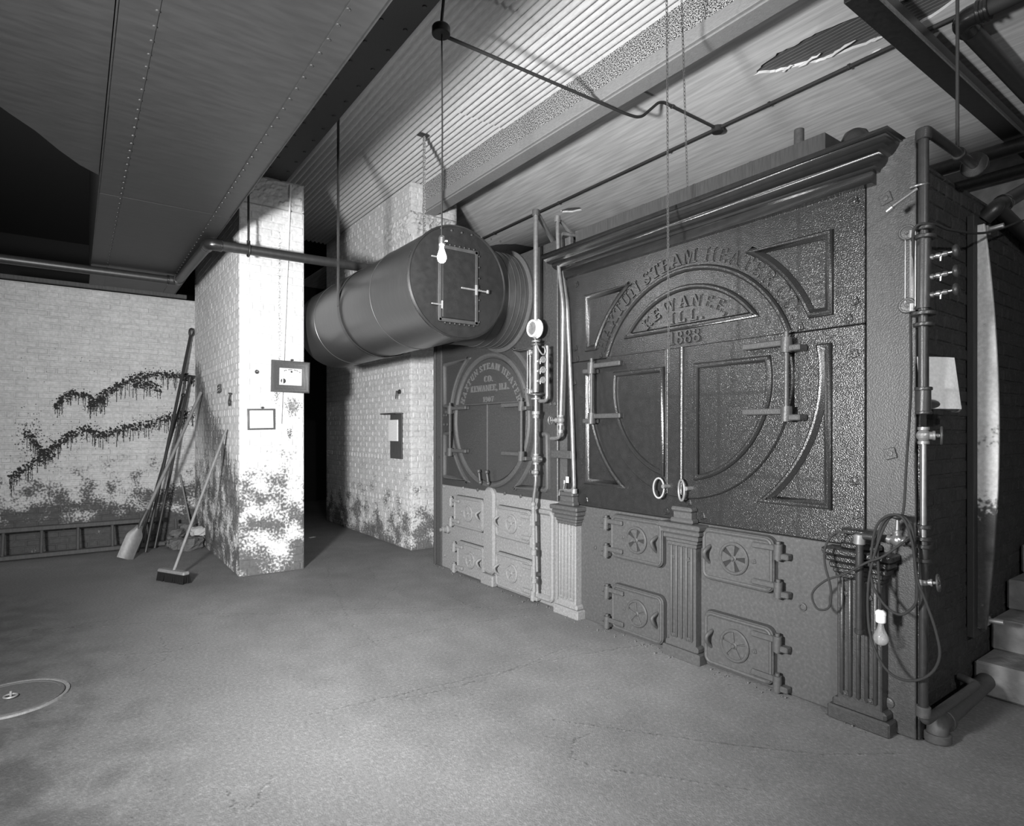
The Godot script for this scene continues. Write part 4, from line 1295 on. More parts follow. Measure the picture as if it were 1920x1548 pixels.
func fittings_left() -> void:
	var X := 3.16
	var z := -3.995
	var w := thing("water_column", "slim steel water column with a round white-rimmed pressure gauge on the smaller boiler", "water column", Transform3D(Basis(), Vector3(X, 0.12, z)), "boiler water columns")
	var V := func(y: float, dz := 0.0, dx := 0.0) -> Vector3: return Vector3(dx, y - 0.12, dz)
	pipe(w, "column", [V.call(1.82), V.call(2.22)], 0.027, M.bright_pipe)
	collar(w, "flange", V.call(2.222), Vector3.UP, 0.046, 0.02, M.grey_iron)
	collar(w, "flange", V.call(2.25), Vector3.UP, 0.036, 0.016, M.steel)
	collar(w, "flange", V.call(1.80), Vector3.UP, 0.060, 0.018, M.grey_iron)
	collar(w, "flange", V.call(1.765), Vector3.UP, 0.042, 0.016, M.steel)
	pipe(w, "pipe", [V.call(1.22), V.call(1.80)], 0.018, M.bright_pipe)
	collar(w, "union", V.call(1.645), Vector3.UP, 0.036, 0.03, M.steel)
	collar(w, "union", V.call(1.615), Vector3.UP, 0.028, 0.03, M.steel)
	valve(w, V.call(1.255), Vector3.UP, Vector3(0, 0, 1), 0.030, M.steel, 0.0, M.steel)
	collar(w, "cap", V.call(1.255, 0.055), Vector3(0, 0, 1), 0.022, 0.03, M.grey_iron)
	pipe(w, "pipe", [V.call(1.22), V.call(1.06), V.call(0.89, -0.035), V.call(0.86, -0.037)], 0.015, M.bright_pipe, 0.05)
	valve(w, V.call(1.14, 0.0), Vector3.UP, Vector3(0, 0.0, -1), 0.022, M.steel, 0.026, M.grey_iron, 2.6)
	pipe(w, "pipe", [V.call(0.87, -0.037), V.call(0.126, -0.02)], 0.016, M.ash_iron)
	collar(w, "coupling", V.call(0.87, -0.037), Vector3.UP, 0.022, 0.03, M.ash_iron)
	collar(w, "coupling", V.call(0.46, -0.028), Vector3.UP, 0.026, 0.05, M.ash_iron)
	collar(w, "coupling", V.call(0.22, -0.022), Vector3.UP, 0.024, 0.04, M.ash_iron)
	# gauge
	var s := mb()
	var gx := aim(V.call(2.36, -0.008, 0.02), Vector3(-1, 0, 0))
	lathe(s, gx, [[0.0, 0.0], [0.082, 0.0], [0.084, 0.01], [0.078, 0.02], [0.074, 0.045], [0.074, 0.055], [0.070, 0.060], [0.058, 0.060], [0.056, 0.052]], 40)
	var g := obj("gauge", s, M.white_paint, w)
	s = mb()
	lathe(s, gx, [[0.058, 0.050], [0.0, 0.051]], 32)
	obj("dial", s, M.steel, g)
	s = mb()
	for k in 9:
		var a := deg_to_rad(-130.0 + 32.5 * k)
		var d := Vector3(0, cos(a), sin(a))
		tube(s, [gx.origin + Vector3(-0.0515, 0, 0) + d * 0.043, gx.origin + Vector3(-0.0515, 0, 0) + d * 0.053], 0.0015, 5)
	tube(s, [gx.origin + Vector3(-0.053, 0, 0), gx.origin + Vector3(-0.053, 0.034, -0.016)], 0.0016, 5)
	obj("needle", s, M.ink, g)
	pipe(w, "siphon", spline([V.call(2.285, -0.005, -0.01), V.call(2.25, 0.02, -0.02), V.call(2.18, 0.06, -0.02), V.call(2.13, 0.10, -0.01), V.call(2.14, 0.135, -0.01), V.call(2.18, 0.13, -0.01), V.call(2.195, 0.09, 0.0)], 5), 0.007, M.steel)
	pipe(w, "gauge_pipe", [V.call(2.43), V.call(3.36), V.call(3.12, -0.205, 0.44)], 0.021, M.bright_pipe, 0.04)
	collar(w, "elbow", V.call(3.34), Vector3.UP, 0.032, 0.05, M.grey_iron)
	# gauge glass on the left
	for y in [1.83, 2.165]:
		s = mb()
		tube(s, [V.call(y, -0.02), V.call(y, -0.09)], 0.012, 10)
		ring(s, V.call(y, -0.078), Vector3.UP, 0.018, 0.045)
		ring(s, V.call(y, -0.055), Vector3(0, 0, 1), 0.018, 0.02)
		obj("glass_holder", s, M.steel, w)
	s = mb()
	tube(s, [V.call(1.84, -0.078), V.call(2.16, -0.078)], 0.008, 10)
	obj("gauge_glass", s, M.glass, w)
	for dz in [-0.10, -0.062]: pipe(w, "guard_rod", [V.call(1.82, dz, -0.015), V.call(2.18, dz, -0.015)], 0.003, M.brass, 0.0, 6)
	hand_wheel(w, V.call(1.83, -0.135, -0.02), Vector3(-1, 0, -0.6), 0.024, M.grey_iron)
	for y in [2.08, 1.996, 1.912]: try_cock(w, V.call(y, 0.03), Vector3(-0.25, 0.03, 0.97).normalized(), 0.10, M.brass, M.steel, false)
	pipe(w, "drain", [V.call(2.2, 0.125, 0.02), V.call(1.745, 0.125, 0.02), V.call(1.745, 0.03, 0.02)], 0.017, M.bright_pipe, 0.04)
	# two steam pipes standing between the boilers
	var a := thing("steam_pipe", "thin bright pipe with a wheel valve, left of two pipes between the boilers", "pipe", Transform3D(Basis(), Vector3(3.2, 1.43, -3.74)))
	pipe(a, "pipe", [Vector3(0.30, 1.66, -0.08), Vector3(0, 1.824, -0.023), Vector3(0, 1.40, -0.006), Vector3(0, 1.09, 0.052), Vector3(0, 0.60, 0.04), Vector3(0, 0.005, 0.015), Vector3(0, 0.0, -0.10)], 0.0165, M.bright_pipe, 0.09)
	collar(a, "elbow", Vector3(0, 1.80, -0.022), Vector3.UP, 0.026, 0.05, M.bright_pipe)
	valve(a, Vector3(0, 0.15, 0.022), Vector3.UP, Vector3(-0.3, 0, -1), 0.028, M.steel, 0.034, M.steel, 3.6)
	collar(a, "union", Vector3(0, 0.06, 0.018), Vector3.UP, 0.024, 0.03, M.steel)
	var b := thing("steam_pipe", "thin bright pipe ending in a drip cock, right of two pipes between the boilers", "pipe", Transform3D(Basis(), Vector3(3.24, 1.01, -3.60)))
	pipe(b, "pipe", [Vector3(0.5, 2.12, -0.178), Vector3(0.0, 2.12, -0.178), Vector3(0.0, 1.85, -0.16), Vector3(0, 1.5, -0.085), Vector3(0, 0.8, -0.04), Vector3(0, 0.0, 0.0), Vector3(0, -0.005, -0.11)], 0.0165, M.bright_pipe, 0.06)
	collar(b, "elbow", Vector3(0, 0.0, 0.0), Vector3.UP, 0.024, 0.04, M.steel)
	s = mb()
	tube(s, spline([Vector3(0, -0.005, -0.10), Vector3(0, 0.0, -0.14), Vector3(0, -0.01, -0.175), Vector3(0, -0.05, -0.185)], 5), 0.011, 10)
	tube(s, [Vector3(0, 0.0, -0.13), Vector3(0, 0.055, -0.12)], 0.009, 8)
	lathe(s, Transform3D(Basis(), Vector3(0, 0.05, -0.12)), [[0.0, 0.0], [0.013, 0.004], [0.013, 0.03], [0.0, 0.034]], 10)
	obj("drip_cock", s, M.brass, b)
	s = mb()
	box(s, Vector3(0, 0.086, -0.085), Vector3(0.004, 0.05, 0.035), 0.001)
	obj("valve_tag", s, M.white_paint, b)
	var br := thing("pipe_bracket", "flat iron bracket bridging the gap between the two boiler fronts", "bracket", Transform3D(Basis(), Vector3(3.24, 1.30, -3.76)))
	s = mb()
	box(s, Vector3(0, 0, 0), Vector3(0.012, 0.065, 0.25), 0.003)
	obj("bar", s, M.grey_iron, br)

func fittings_right() -> void:
	var o := Vector3(3.16, 0.15, -1.12)
	var w := thing("water_column", "tall black water column with three wooden-knobbed try cocks at the near boiler's right edge", "water column", Transform3D(Basis(), o), "boiler water columns")
	var V := func(y: float, dz := 0.0, dx := 0.0) -> Vector3: return Vector3(dx, y - 0.15, dz)
	pipe(w, "pipe", [V.call(1.0), V.call(1.46)], 0.0125, M.bright_pipe)
	pipe(w, "pipe", [V.call(1.60), V.call(2.89), V.call(2.89, 0.0, 0.66)], 0.0215, M.dark_pipe, 0.05)
	collar(w, "elbow", V.call(2.86), Vector3.UP, 0.032, 0.05, M.dark_pipe)
	collar(w, "coupling", V.call(2.89, 0.0, 0.44), Vector3(1, 0, 0), 0.031, 0.03, M.dark_pipe)
	collar(w, "flange", V.call(2.89, 0.0, 0.66), Vector3(1, 0, 0), 0.062, 0.022, M.dark_pipe)
	collar(w, "flange", V.call(2.89, 0.0, 0.69), Vector3(1, 0, 0), 0.055, 0.03, M.dark_pipe)
	pipe(w, "column", [V.call(2.06), V.call(2.38)], 0.031, M.dark_pipe)
	for q in [[2.425, 0.044], [2.385, 0.050], [2.035, 0.052], [1.985, 0.042]]: collar(w, "flange", V.call(q[0]), Vector3.UP, q[1], 0.017, M.dark_pipe)
	collar(w, "tee", V.call(1.635), Vector3.UP, 0.030, 0.11, M.dark_pipe)
	collar(w, "bead", V.call(1.69), Vector3.UP, 0.036, 0.016, M.dark_pipe)
	collar(w, "bead", V.call(1.58), Vector3.UP, 0.034, 0.014, M.dark_pipe)
	pipe(w, "stub_pipe", [V.call(1.625), V.call(1.612, 0.01, 0.36)], 0.022, M.dark_pipe)
	collar(w, "stub_end", V.call(1.612, 0.01, 0.36), Vector3(1, 0, 0), 0.026, 0.018, M.bright_pipe)
	valve(w, V.call(1.475), Vector3.UP, Vector3(0.35, 0, 1), 0.026, M.steel, 0.038, M.grey_iron, 2.6)
	pipe(w, "pipe", [V.call(0.20), V.call(1.0)], 0.0185, M.dark_pipe)
	for q in [1.055, 1.0, 0.965, 0.90]: collar(w, "clamp", V.call(q), Vector3.UP, 0.030, 0.018, M.dark_pipe)
	valve(w, V.call(0.80), Vector3.UP, Vector3(0.2, 0.1, 1), 0.020, M.steel, 0.036, M.grey_iron, 2.8)
	collar(w, "elbow", V.call(0.205), Vector3.UP, 0.030, 0.05, M.dusty_iron)
	pipe(w, "drain_pipe", [V.call(0.20), V.call(0.155, 0.0, 0.02), V.call(0.155, 0.0, 0.70), V.call(0.155, -0.09, 0.74)], 0.021, M.dusty_iron, 0.03)
	# gauge glass to the left of the column
	var s := mb()
	box(s, V.call(2.25, -0.035, 0.035), Vector3(0.02, 0.36, 0.02), 0.003)
	obj("glass_back", s, M.dark_pipe, w)
	for y in [2.42, 2.08]:
		s = mb()
		tube(s, [V.call(y - 0.01, 0.0), V.call(y - 0.01, -0.05, -0.01)], 0.012, 10)
		ring(s, V.call(y - 0.01, -0.045, -0.01), Vector3.UP, 0.017, 0.04)
		obj("glass_holder", s, M.steel, w)
		s = mb()
		lathe(s, aim(V.call(y, -0.062, -0.01), Vector3(-1, 0, 0.25)), [[0.0, 0.0], [0.033, 0.0], [0.037, 0.006], [0.037, 0.014], [0.033, 0.020], [0.027, 0.020], [0.025, 0.016], [0.010, 0.017], [0.008, 0.021], [0.0, 0.021]], 28)
		obj("knob", s, M.grey_iron, w)
	s = mb()
	tube(s, [V.call(2.09, -0.045, -0.01), V.call(2.40, -0.045, -0.01)], 0.0085, 12)
	obj("gauge_glass", s, M.glass, w)
	for dz in [-0.066, -0.024]: pipe(w, "guard_rod", [V.call(2.07, dz, -0.025), V.call(2.42, dz, -0.025)], 0.0035, M.bright_pipe, 0.0, 6)
	for y in [2.30, 2.21, 2.128]: try_cock(w, V.call(y - 0.012, 0.028), Vector3(0.12, 0.10, 0.98).normalized(), 0.085, M.brass, M.dark_pipe, true)
	s = mb()
	tube(s, [V.call(2.61, -0.015, -0.03), V.call(2.545, -0.115, -0.055)], 0.008, 8)
	ring(s, V.call(2.54, -0.12, -0.055), Vector3(0, -0.55, -0.85), 0.013, 0.035)
	obj("chain_arm", s, M.bright_pipe, w)
	s = mb()
	var lp := []
	for i in 18: lp.append(V.call(2.63 + 0.008 * sin(TAU * i / 18), -0.02 + 0.036 * cos(TAU * i / 18), 0.0 + 0.036 * sin(TAU * i / 18)))
	tube(s, lp, 0.006, 8, true)
	obj("wire_loop", s, M.bright_pipe, w)
	# drain with a horizontal valve over the pilaster
	var d := thing("blow_down_pipe", "short black drain pipe with a lying valve wheel in front of the right-hand fluted pilaster", "pipe", Transform3D(Basis(), Vector3(3.14, 0.5, -1.39)))
	pipe(d, "pipe", [Vector3(0, 0, 0), Vector3(0, 0.48, 0), Vector3(0, 0.48, 0.25)], 0.0185, M.dark_pipe, 0.04)
	collar(d, "elbow", Vector3(0, 0.46, 0.0), Vector3.UP, 0.027, 0.05, M.steel)
	collar(d, "cap", Vector3(0, 0.005, 0), Vector3.UP, 0.023, 0.025, M.dark_pipe)
	valve(d, Vector3(0, 0.48, 0.17), Vector3(0, 0, 1), Vector3.UP, 0.027, M.bright_pipe, 0.040, M.dark_pipe, 4.2)
	# trouble lamp on its coiled cord
	var t := thing("trouble_lamp", "unlit clear bulb in a white socket on a looped cord by the right pilaster", "lamp", Transform3D(Basis(), Vector3(3.12, 0.47, -1.285)))
	var at := Transform3D(Basis(), Vector3(0, 0, 0))
	s = mb()
	lathe(s, at, [[0.0, 0.0], [0.010, 0.001], [0.022, 0.007], [0.030, 0.018], [0.033, 0.032], [0.031, 0.046], [0.024, 0.062], [0.017, 0.078], [0.013, 0.095], [0.012, 0.115]], 24, true)
	obj("bulb", s, M.glass, t)
	s = mb()
	lathe(s, at, [[0.006, 0.115], [0.006, 0.09], [0.009, 0.088], [0.009, 0.085], [0.003, 0.083], [0.003, 0.06], [0.0, 0.06]], 10)
	tube(s, spline([Vector3(0.004, 0.062, 0), Vector3(0.016, 0.05, 0.005), Vector3(-0.014, 0.045, 0.008), Vector3(0.010, 0.040, -0.01), Vector3(-0.003, 0.062, 0)], 4), 0.0012, 5)
	tube(s, [Vector3(0, -0.008, 0), Vector3(0, 0.002, 0)], [0.001, 0.003], 6)
	obj("filament", s, M.steel, t)
	s = mb()
	lathe(s, at, [[0.0, 0.11], [0.020, 0.11], [0.022, 0.114], [0.022, 0.145], [0.024, 0.147], [0.024, 0.158], [0.020, 0.164], [0.012, 0.170], [0.0, 0.171]], 24)
	obj("socket", s, M.porcelain, t)
	var C := func(l: Array) -> Array:
		var r := []
		for q in l: r.append(Vector3(q[2] if q.size() > 2 else 0.0, q[1] - 0.47, q[0] + 1.285))
		return r
	var cord := spline(C.call([[-1.285, 0.64], [-1.290, 0.80, -0.01], [-1.285, 0.98, -0.03], [-1.25, 1.08, -0.035], [-1.19, 1.105, -0.03], [-1.14, 1.05, -0.035], [-1.125, 0.87, -0.04], [-1.118, 0.74, -0.04], [-1.15, 0.675, -0.035], [-1.20, 0.645, -0.03], [-1.265, 0.685, -0.03], [-1.315, 0.79, -0.03], [-1.303, 1.0, -0.03], [-1.25, 1.09, -0.045], [-1.18, 1.10, -0.04], [-1.135, 1.0, -0.05], [-1.115, 0.83, -0.045], [-1.09, 0.74, -0.03], [-1.052, 0.61, -0.02], [-1.036, 0.50, -0.02], [-1.07, 0.41, -0.02], [-1.14, 0.356, -0.03], [-1.22, 0.36, -0.04], [-1.28, 0.43, -0.045], [-1.325, 0.55, -0.03], [-1.325, 0.76, -0.035], [-1.285, 0.95, -0.04], [-1.24, 1.085, -0.02], [-1.20, 1.10, 0.02], [-1.205, 1.35, 0.08], [-1.19, 1.70, 0.09], [-1.18, 2.04, 0.06], [-1.16, 2.30, 0.03], [-1.13, 2.42, -0.03], [-1.085, 2.44, 0.05], [-1.09, 2.46, 0.28], [-1.1, 2.55, 0.80], [-1.1, 2.75, 1.45], [-1.1, 3.0, 2.2]]), 7)
	s = mb()
	tube(s, cord, 0.0062, 8)
	obj("cord", s, M.cord, t)
	s = mb()
	tube(s, spline(C.call([[-1.15, 1.01, -0.03], [-1.25, 0.91, -0.05], [-1.325, 0.866, -0.05], [-1.43, 0.79, -0.05], [-1.53, 0.734, -0.04], [-1.595, 0.655, -0.04], [-1.569, 0.585, -0.04], [-1.51, 0.605, -0.04], [-1.498, 0.70, -0.045], [-1.527, 0.82, -0.045], [-1.525, 0.91, -0.045], [-1.48, 0.985, -0.03], [-1.40, 0.99, -0.02]]), 7), 0.0055, 8)
	obj("cord_end", s, M.cord, t)
	# sheet of paper propped on the stub pipe
	var pp := thing("paper_sheet", "curled sheet of white paper propped on a pipe stub against the dark brick at right", "paper", Transform3D(Basis(Vector3.UP, deg_to_rad(-26.0)), Vector3(3.195, 1.60, -1.145)))
	s = mb()
	s.set_smooth_group(1)
	for i in 10:
		for j in 10:
			var P := func(a: float, b: float) -> Vector3: return Vector3(a * (0.205 + 0.04 * (1 - b)), b * 0.245, -0.02 * b + 0.012 * sin(a * 3.0) - 0.02 * a * a * (1 - b))
			quad(s, P.call(i / 10.0, j / 10.0), P.call((i + 1) / 10.0, j / 10.0), P.call((i + 1) / 10.0, (j + 1) / 10.0), P.call(i / 10.0, (j + 1) / 10.0))
	obj("sheet", s, M.paper, pp)
	# drain on the floor
	var f := thing("floor_drain_pipe", "thick dusty pipe lying along the floor from its elbow towards the stair", "pipe", Transform3D(Basis(), Vector3(3.37, 0.0, -1.135)))
	pipe(f, "pipe", [Vector3(0, 0.0, 0), Vector3(0, 0.08, 0), Vector3(0.78, 0.085, -0.03)], 0.046, M.dusty_iron, 0.05, 18)
	collar(f, "elbow_bead", Vector3(0, 0.022, 0), Vector3.UP, 0.058, 0.04, M.dusty_iron)
	collar(f, "elbow_bead", Vector3(0.075, 0.081, 0), Vector3(1, 0, 0), 0.056, 0.03, M.dusty_iron)
	# fish-bellied buckstay against the brick
	var k := thing("buckstay", "tall white-painted iron buckstay with a bowed edge and rusty foot, against the dark brick", "buckstay", Transform3D(Basis(), Vector3(4.15, 0.33, -1.2)))
	s = mb()
	box(s, Vector3(0.03, 1.19, -0.016), Vector3(0.20, 2.38, 0.036), 0.004)
	obj("flange", s, M.beam_paint, k)
	s = mb()
	var poly := []
	for i in 21:
		var u := i / 20.0
		poly.append(Vector2(0.025 + 0.075 * pow(sin(PI * clampf(u * 0.93 + 0.05, 0, 1)), 0.8), 0.05 + 2.28 * u))
	poly += [Vector2(0.0, 2.33), Vector2(0.0, 0.05)]
	plate(s, poly, 0.0, 0.022, 0.004, Transform3D(Basis(Vector3(0, 0, 1), Vector3.UP, Vector3(-1, 0, 0)), Vector3.ZERO))
	obj("web", s, M.buckstay_paint, k)
	for y in [2.30, 0.09]:
		s = mb()
		tube(s, [Vector3(0.03, y, 0.0), Vector3(0.03, y + 0.01, 0.11)], 0.014, 10)
		box(s, Vector3(0.03, y, 0.035), Vector3(0.05, 0.05, 0.02), 0.004)
		obj("tie_bolt", s, M.steel, k)
	# concrete stair
	var st := thing("concrete_stair", "worn concrete steps climbing to the right beside the near boiler", "stair", Transform3D(Basis(), Vector3(4.15, 0, -0.35)))
	for i in 9:
		s = mb()
		box(s, Vector3(0.29 * i + 0.6, 0.095 + 0.1875 * i - (0.05 if i else 0.0) * 0.0, 0.0), Vector3(1.2, 0.1875, 1.74), 0.012)
		obj("step", s, M.step_concrete, st)

func ceiling_fittings() -> void:
	# hanging bulb, conduit and junction boxes
	var p := thing("pendant_bulb", "lit bare bulb hanging on a long cord in front of the smoke drum's round end", "lamp", Transform3D(Basis(), Vector3(2.0, 4.2, -3.55)))
	var s := mb()
	tube(s, [Vector3(0, -0.02, 0), Vector3(0.004, -0.7, 0), Vector3(0, -1.39, 0)], 0.0055, 8)
	obj("cord", s, M.dark_pipe, p)
	s = mb()
	lathe(s, Transform3D(Basis(), Vector3(0, -1.455, 0)), [[0.0, 0.0], [0.019, 0.0], [0.021, 0.008], [0.021, 0.05], [0.016, 0.062], [0.006, 0.068], [0.0, 0.068]], 18)
	tube(s, [Vector3(0.018, -1.42, 0.0), Vector3(0.038, -1.42, 0.012)], 0.007, 8)
	obj("socket", s, M.brass, p)
	s = mb()
	lathe(s, Transform3D(Basis(), Vector3(0, -1.575, 0)), [[0.0, 0.0], [0.014, 0.003], [0.025, 0.013], [0.031, 0.03], [0.030, 0.05], [0.022, 0.075], [0.015, 0.095], [0.013, 0.125]], 24, true)
	obj("bulb", s, M.lit, p)
	var c := thing("conduit", "thin dark conduit crossing under the cased beam, bending up to the plaster ceiling", "conduit", Transform3D(Basis(), Vector3(2.0, 4.2, -3.6)))
	pipe(c, "pipe", fil([Vector3(0, 0.0, 0.0), Vector3(1.86, 0.02, 0.0), Vector3(2.02, 0.04, 0.0), Vector3(2.28, 0.275, 0.0), Vector3(2.42, 0.275, 0.0), Vector3(3.13, 0.272, 0.0)], 0.14, 8), 0.0125, M.beam_paint, 0.001)
	s = mb()
	lathe(s, Transform3D(Basis(), Vector3(0, -0.035, 0.04)), [[0.0, 0.0], [0.058, 0.0], [0.062, 0.006], [0.062, 0.05], [0.056, 0.06], [0.0, 0.06]], 24)
	obj("junction_box", s, M.dark_pipe, c)
	s = mb()
	tube(s, [Vector3(0, 0.02, 0.04), Vector3(0.03, 0.42, 0.06)], 0.011, 8)
	obj("hanger_rod", s, M.dark_pipe, c)
	s = mb()
	lathe(s, Transform3D(Basis(), Vector3(3.13, 0.235, 0.0)), [[0.0, 0.0], [0.050, 0.0], [0.058, 0.008], [0.058, 0.055], [0.0, 0.06]], 20)
	obj("junction_box", s, M.dark_pipe, c)
	pipe(c, "ceiling_run", [Vector3(3.13, 0.275, 3.5), Vector3(3.12, 0.275, -4.6)], 0.016, M.beam_paint)
	for z in [2.6, 1.25, 0.55, -0.6, -2.4, -3.9]: collar(c, "clip", Vector3(3.127, 0.275, z), Vector3(0, 0, 1), 0.023, 0.02, M.beam_paint)
	collar(c, "clip", Vector3(2.44, 0.275, 0.0), Vector3(1, 0, 0), 0.019, 0.015, M.beam_paint)
	# pull chains
	for q in [[Vector3(3.0, 4.6, -2.475), Vector3(3.0, 1.86, -2.455), "light iron pull chain hanging straight down across the raised lettering of the near boiler"], [Vector3(3.06, 4.6, -2.42), Vector3(3.55, 3.12, -2.735), "iron pull chain slanting back behind the sheet iron box on top of the near boiler"]]:
		var ch := thing("pull_chain", q[2], "chain", Transform3D(Basis(), q[1]), "chains of the damper pull")
		s = mb()
		var top: Vector3 = q[0] - q[1]
		var n := int(top.length() / 0.023)
		var dir := top.normalized()
		for i in n:
			var xf := aim(top * (float(i) + 0.5) / n, dir) * Transform3D(Basis(Vector3.UP, PI / 2 * (i % 2)), Vector3.ZERO)
			var l := []
			for k in 10: l.append(xf * Vector3(0.0065 * cos(TAU * k / 10), 0.0145 * sin(TAU * k / 10), 0))
			tube(s, l, 0.0022, 5, true)
		obj("links", s, M.rust, ch)
	# pipe that runs along the back wall, turns twice and ends at the drum
	var pl := thing("steam_main", "long black pipe with two elbows running below the flue and across the middle brick pier", "pipe", Transform3D(Basis(), Vector3(0.987, 3.262, -6.28)))
	var y := 0.0
	pipe(pl, "run", [Vector3(-2.6, y, -1.80), Vector3(-0.06, y, -1.80)], 0.048, M.dark_pipe, 0.0, 20)
	pipe(pl, "run", [Vector3(0.0, y, -1.74), Vector3(0.04, y, -0.06)], 0.047, M.dark_pipe, 0.0, 20)
	pipe(pl, "run", [Vector3(0.1, y, 0.0), Vector3(2.35, y + 0.03, 0.0)], 0.048, M.dark_pipe, 0.0, 20)
	pipe(pl, "elbow", [Vector3(-0.10, y, -1.80), Vector3(0.0, y, -1.80), Vector3(0.0, y, -1.70)], 0.055, M.dark_pipe, 0.09, 20)
	pipe(pl, "elbow", [Vector3(0.04, y, -0.10), Vector3(0.042, y, 0.0), Vector3(0.14, y, 0.0)], 0.055, M.bright_black, 0.09, 20)
	for q in [[Vector3(-0.10, y, -1.80), Vector3.RIGHT], [Vector3(0.0, y, -1.70), Vector3.BACK], [Vector3(0.04, y, -0.10), Vector3.BACK], [Vector3(0.14, y, 0.0), Vector3.RIGHT]]: collar(pl, "bead", q[0], q[1], 0.057, 0.026, M.bright_black)
	var hr := thing("rod_hanger", "thin rod hanger holding the black pipe in front of the middle brick pier", "hanger", Transform3D(Basis(), Vector3(1.378, 3.262, -6.28)))
	s = mb()
	tube(s, [Vector3(0, 0.07, 0), Vector3(0, 1.43, 0)], 0.011, 10)
	obj("rod", s, M.dark_pipe, hr)
	s = mb()
	var lo := []
	for i in 20: lo.append(Vector3(0.0, 0.062 * sin(TAU * i / 20) + 0.003, 0.058 * cos(TAU * i / 20)))
	tube(s, lo, 0.010, 8, true)
	ring(s, Vector3(0, 0.075, 0), Vector3.UP, 0.017, 0.04)
	obj("ring", s, M.dark_pipe, hr)
	# pipes under the ceiling at the right
	var q := thing("overhead_pipe", "fat black pipe turning a right angle above the iron rafter at upper right", "pipe", Transform3D(Basis(), Vector3(5.05, 4.385, -1.62)))
	pipe(q, "run", [Vector3(3.0, 0, 0.06), Vector3(0.12, 0, 0.06)], 0.062, M.dark_pipe, 0.0, 20)
	pipe(q, "run", [Vector3(0.0, 0, 0.18), Vector3(0.0, 0, 2.1)], 0.055, M.beam_paint, 0.0, 20)
	pipe(q, "elbow", [Vector3(0.16, 0, 0.06), Vector3(0.0, 0, 0.06), Vector3(0.0, 0, 0.22)], 0.070, M.bright_black, 0.12, 20)
	for e in [0.17, 0.215]: collar(q, "bead", Vector3(0, 0, e), Vector3.BACK, 0.082, 0.022, M.bright_black)
	for e in [[7.3, 4.22, 0.07], [8.0, 4.22, 0.06]]:
		var r := thing("ceiling_pipe", "dark pipe running along the ceiling behind the near boiler, the %s of the two" % ("nearer" if e[0] < 7.5 else "farther"), "pipe", Transform3D(Basis(), Vector3(e[0], e[1], -2.0)))
		pipe(r, "run", [Vector3(0, 0, -3.0), Vector3(0, 0, 3.0)], e[2], M.dark_pipe, 0.0, 18)
	var sp := thing("bent_pipe", "black pipe with an elbow above the top of the white buckstay", "pipe", Transform3D(Basis(), Vector3(4.30, 2.80, -1.17)))
	pipe(sp, "run", [Vector3(0.05, -0.05, -0.06), Vector3(0.05, 0.0, 0.0), Vector3(0.9, 0.36, 0.02)], 0.045, M.dark_pipe, 0.06, 18)
	collar(sp, "bead", Vector3(0.16, 0.045, 0.002), Vector3(0.9, 0.36, 0.02), 0.054, 0.03, M.bright_black)
	pipe(sp, "branch", [Vector3(0.05, 0.0, 0.0), Vector3(1.2, -0.12, 0.0)], 0.04, M.dark_pipe)
	var rd := thing("rod_hanger", "thin iron rod that carries the near water column's top pipe, below the iron rafter", "hanger", Transform3D(Basis(), Vector3(3.58, 2.905, -1.12)))
	s = mb()
	tube(s, [Vector3(0, 0.015, 0), Vector3(0, 1.6, 0)], 0.008, 10)
	obj("rod", s, M.beam_paint, rd)
	# unseen lamps out of the frame, placed to light the room
	var fp := thing("unseen_flood_lamp", "unseen flood lamp, white dish on black stand left of camera, placed to light the room", "lamp", Transform3D(Basis(), Vector3(T.flood_at.x, 0, T.flood_at.z)))
	var dir: Vector3 = (T.flood_to - T.flood_at).normalized()
	var head := Vector3(0, T.flood_at.y, 0)
	s = mb()
	lathe(s, aim(head - dir * 0.20, dir), [[0.03, 0.0], [0.09, 0.02], [0.14, 0.07], [0.165, 0.13], [0.160, 0.13], [0.135, 0.075], [0.085, 0.03], [0.0, 0.02]], 28)
	obj("dish", s, M.white_paint, fp)
	s = mb()
	lathe(s, aim(head - dir * 0.12, dir), [[0.0, 0.0], [0.02, 0.004], [0.035, 0.03], [0.03, 0.06], [0.0, 0.078]], 18, true)
	obj("bulb", s, M.lit, fp)
	s = mb()
	tube(s, [Vector3(0, 0.45, 0) - dir * 0.26, head - dir * 0.26, head - dir * 0.18], 0.014, 10)
	for k in 3: tube(s, [Vector3(0, 0.62, 0) - dir * 0.26, Vector3(cos(TAU * k / 3) * 0.35, 0.01, sin(TAU * k / 3) * 0.35) - Vector3(dir.x, 0, dir.z) * 0.26], 0.010, 8)
	obj("stand", s, M.dark_pipe, fp)
	var fb := thing("pendant_bulb", "unseen lit bulb behind the camera, placed to light the floor and right side", "lamp", Transform3D(Basis(), Vector3(0.3, 3.32, 1.8)))
	s = mb()
	tube(s, [Vector3.ZERO, Vector3(0, -0.32, 0)], 0.006, 8)
	obj("cord", s, M.dark_pipe, fb)
	s = mb()
	lathe(s, Transform3D(Basis(), Vector3(0, -0.46, 0)), [[0.0, 0.0], [0.014, 0.003], [0.025, 0.013], [0.031, 0.03], [0.030, 0.05], [0.022, 0.075], [0.015, 0.095], [0.013, 0.15]], 20, true)
	obj("bulb", s, M.lit, fb)

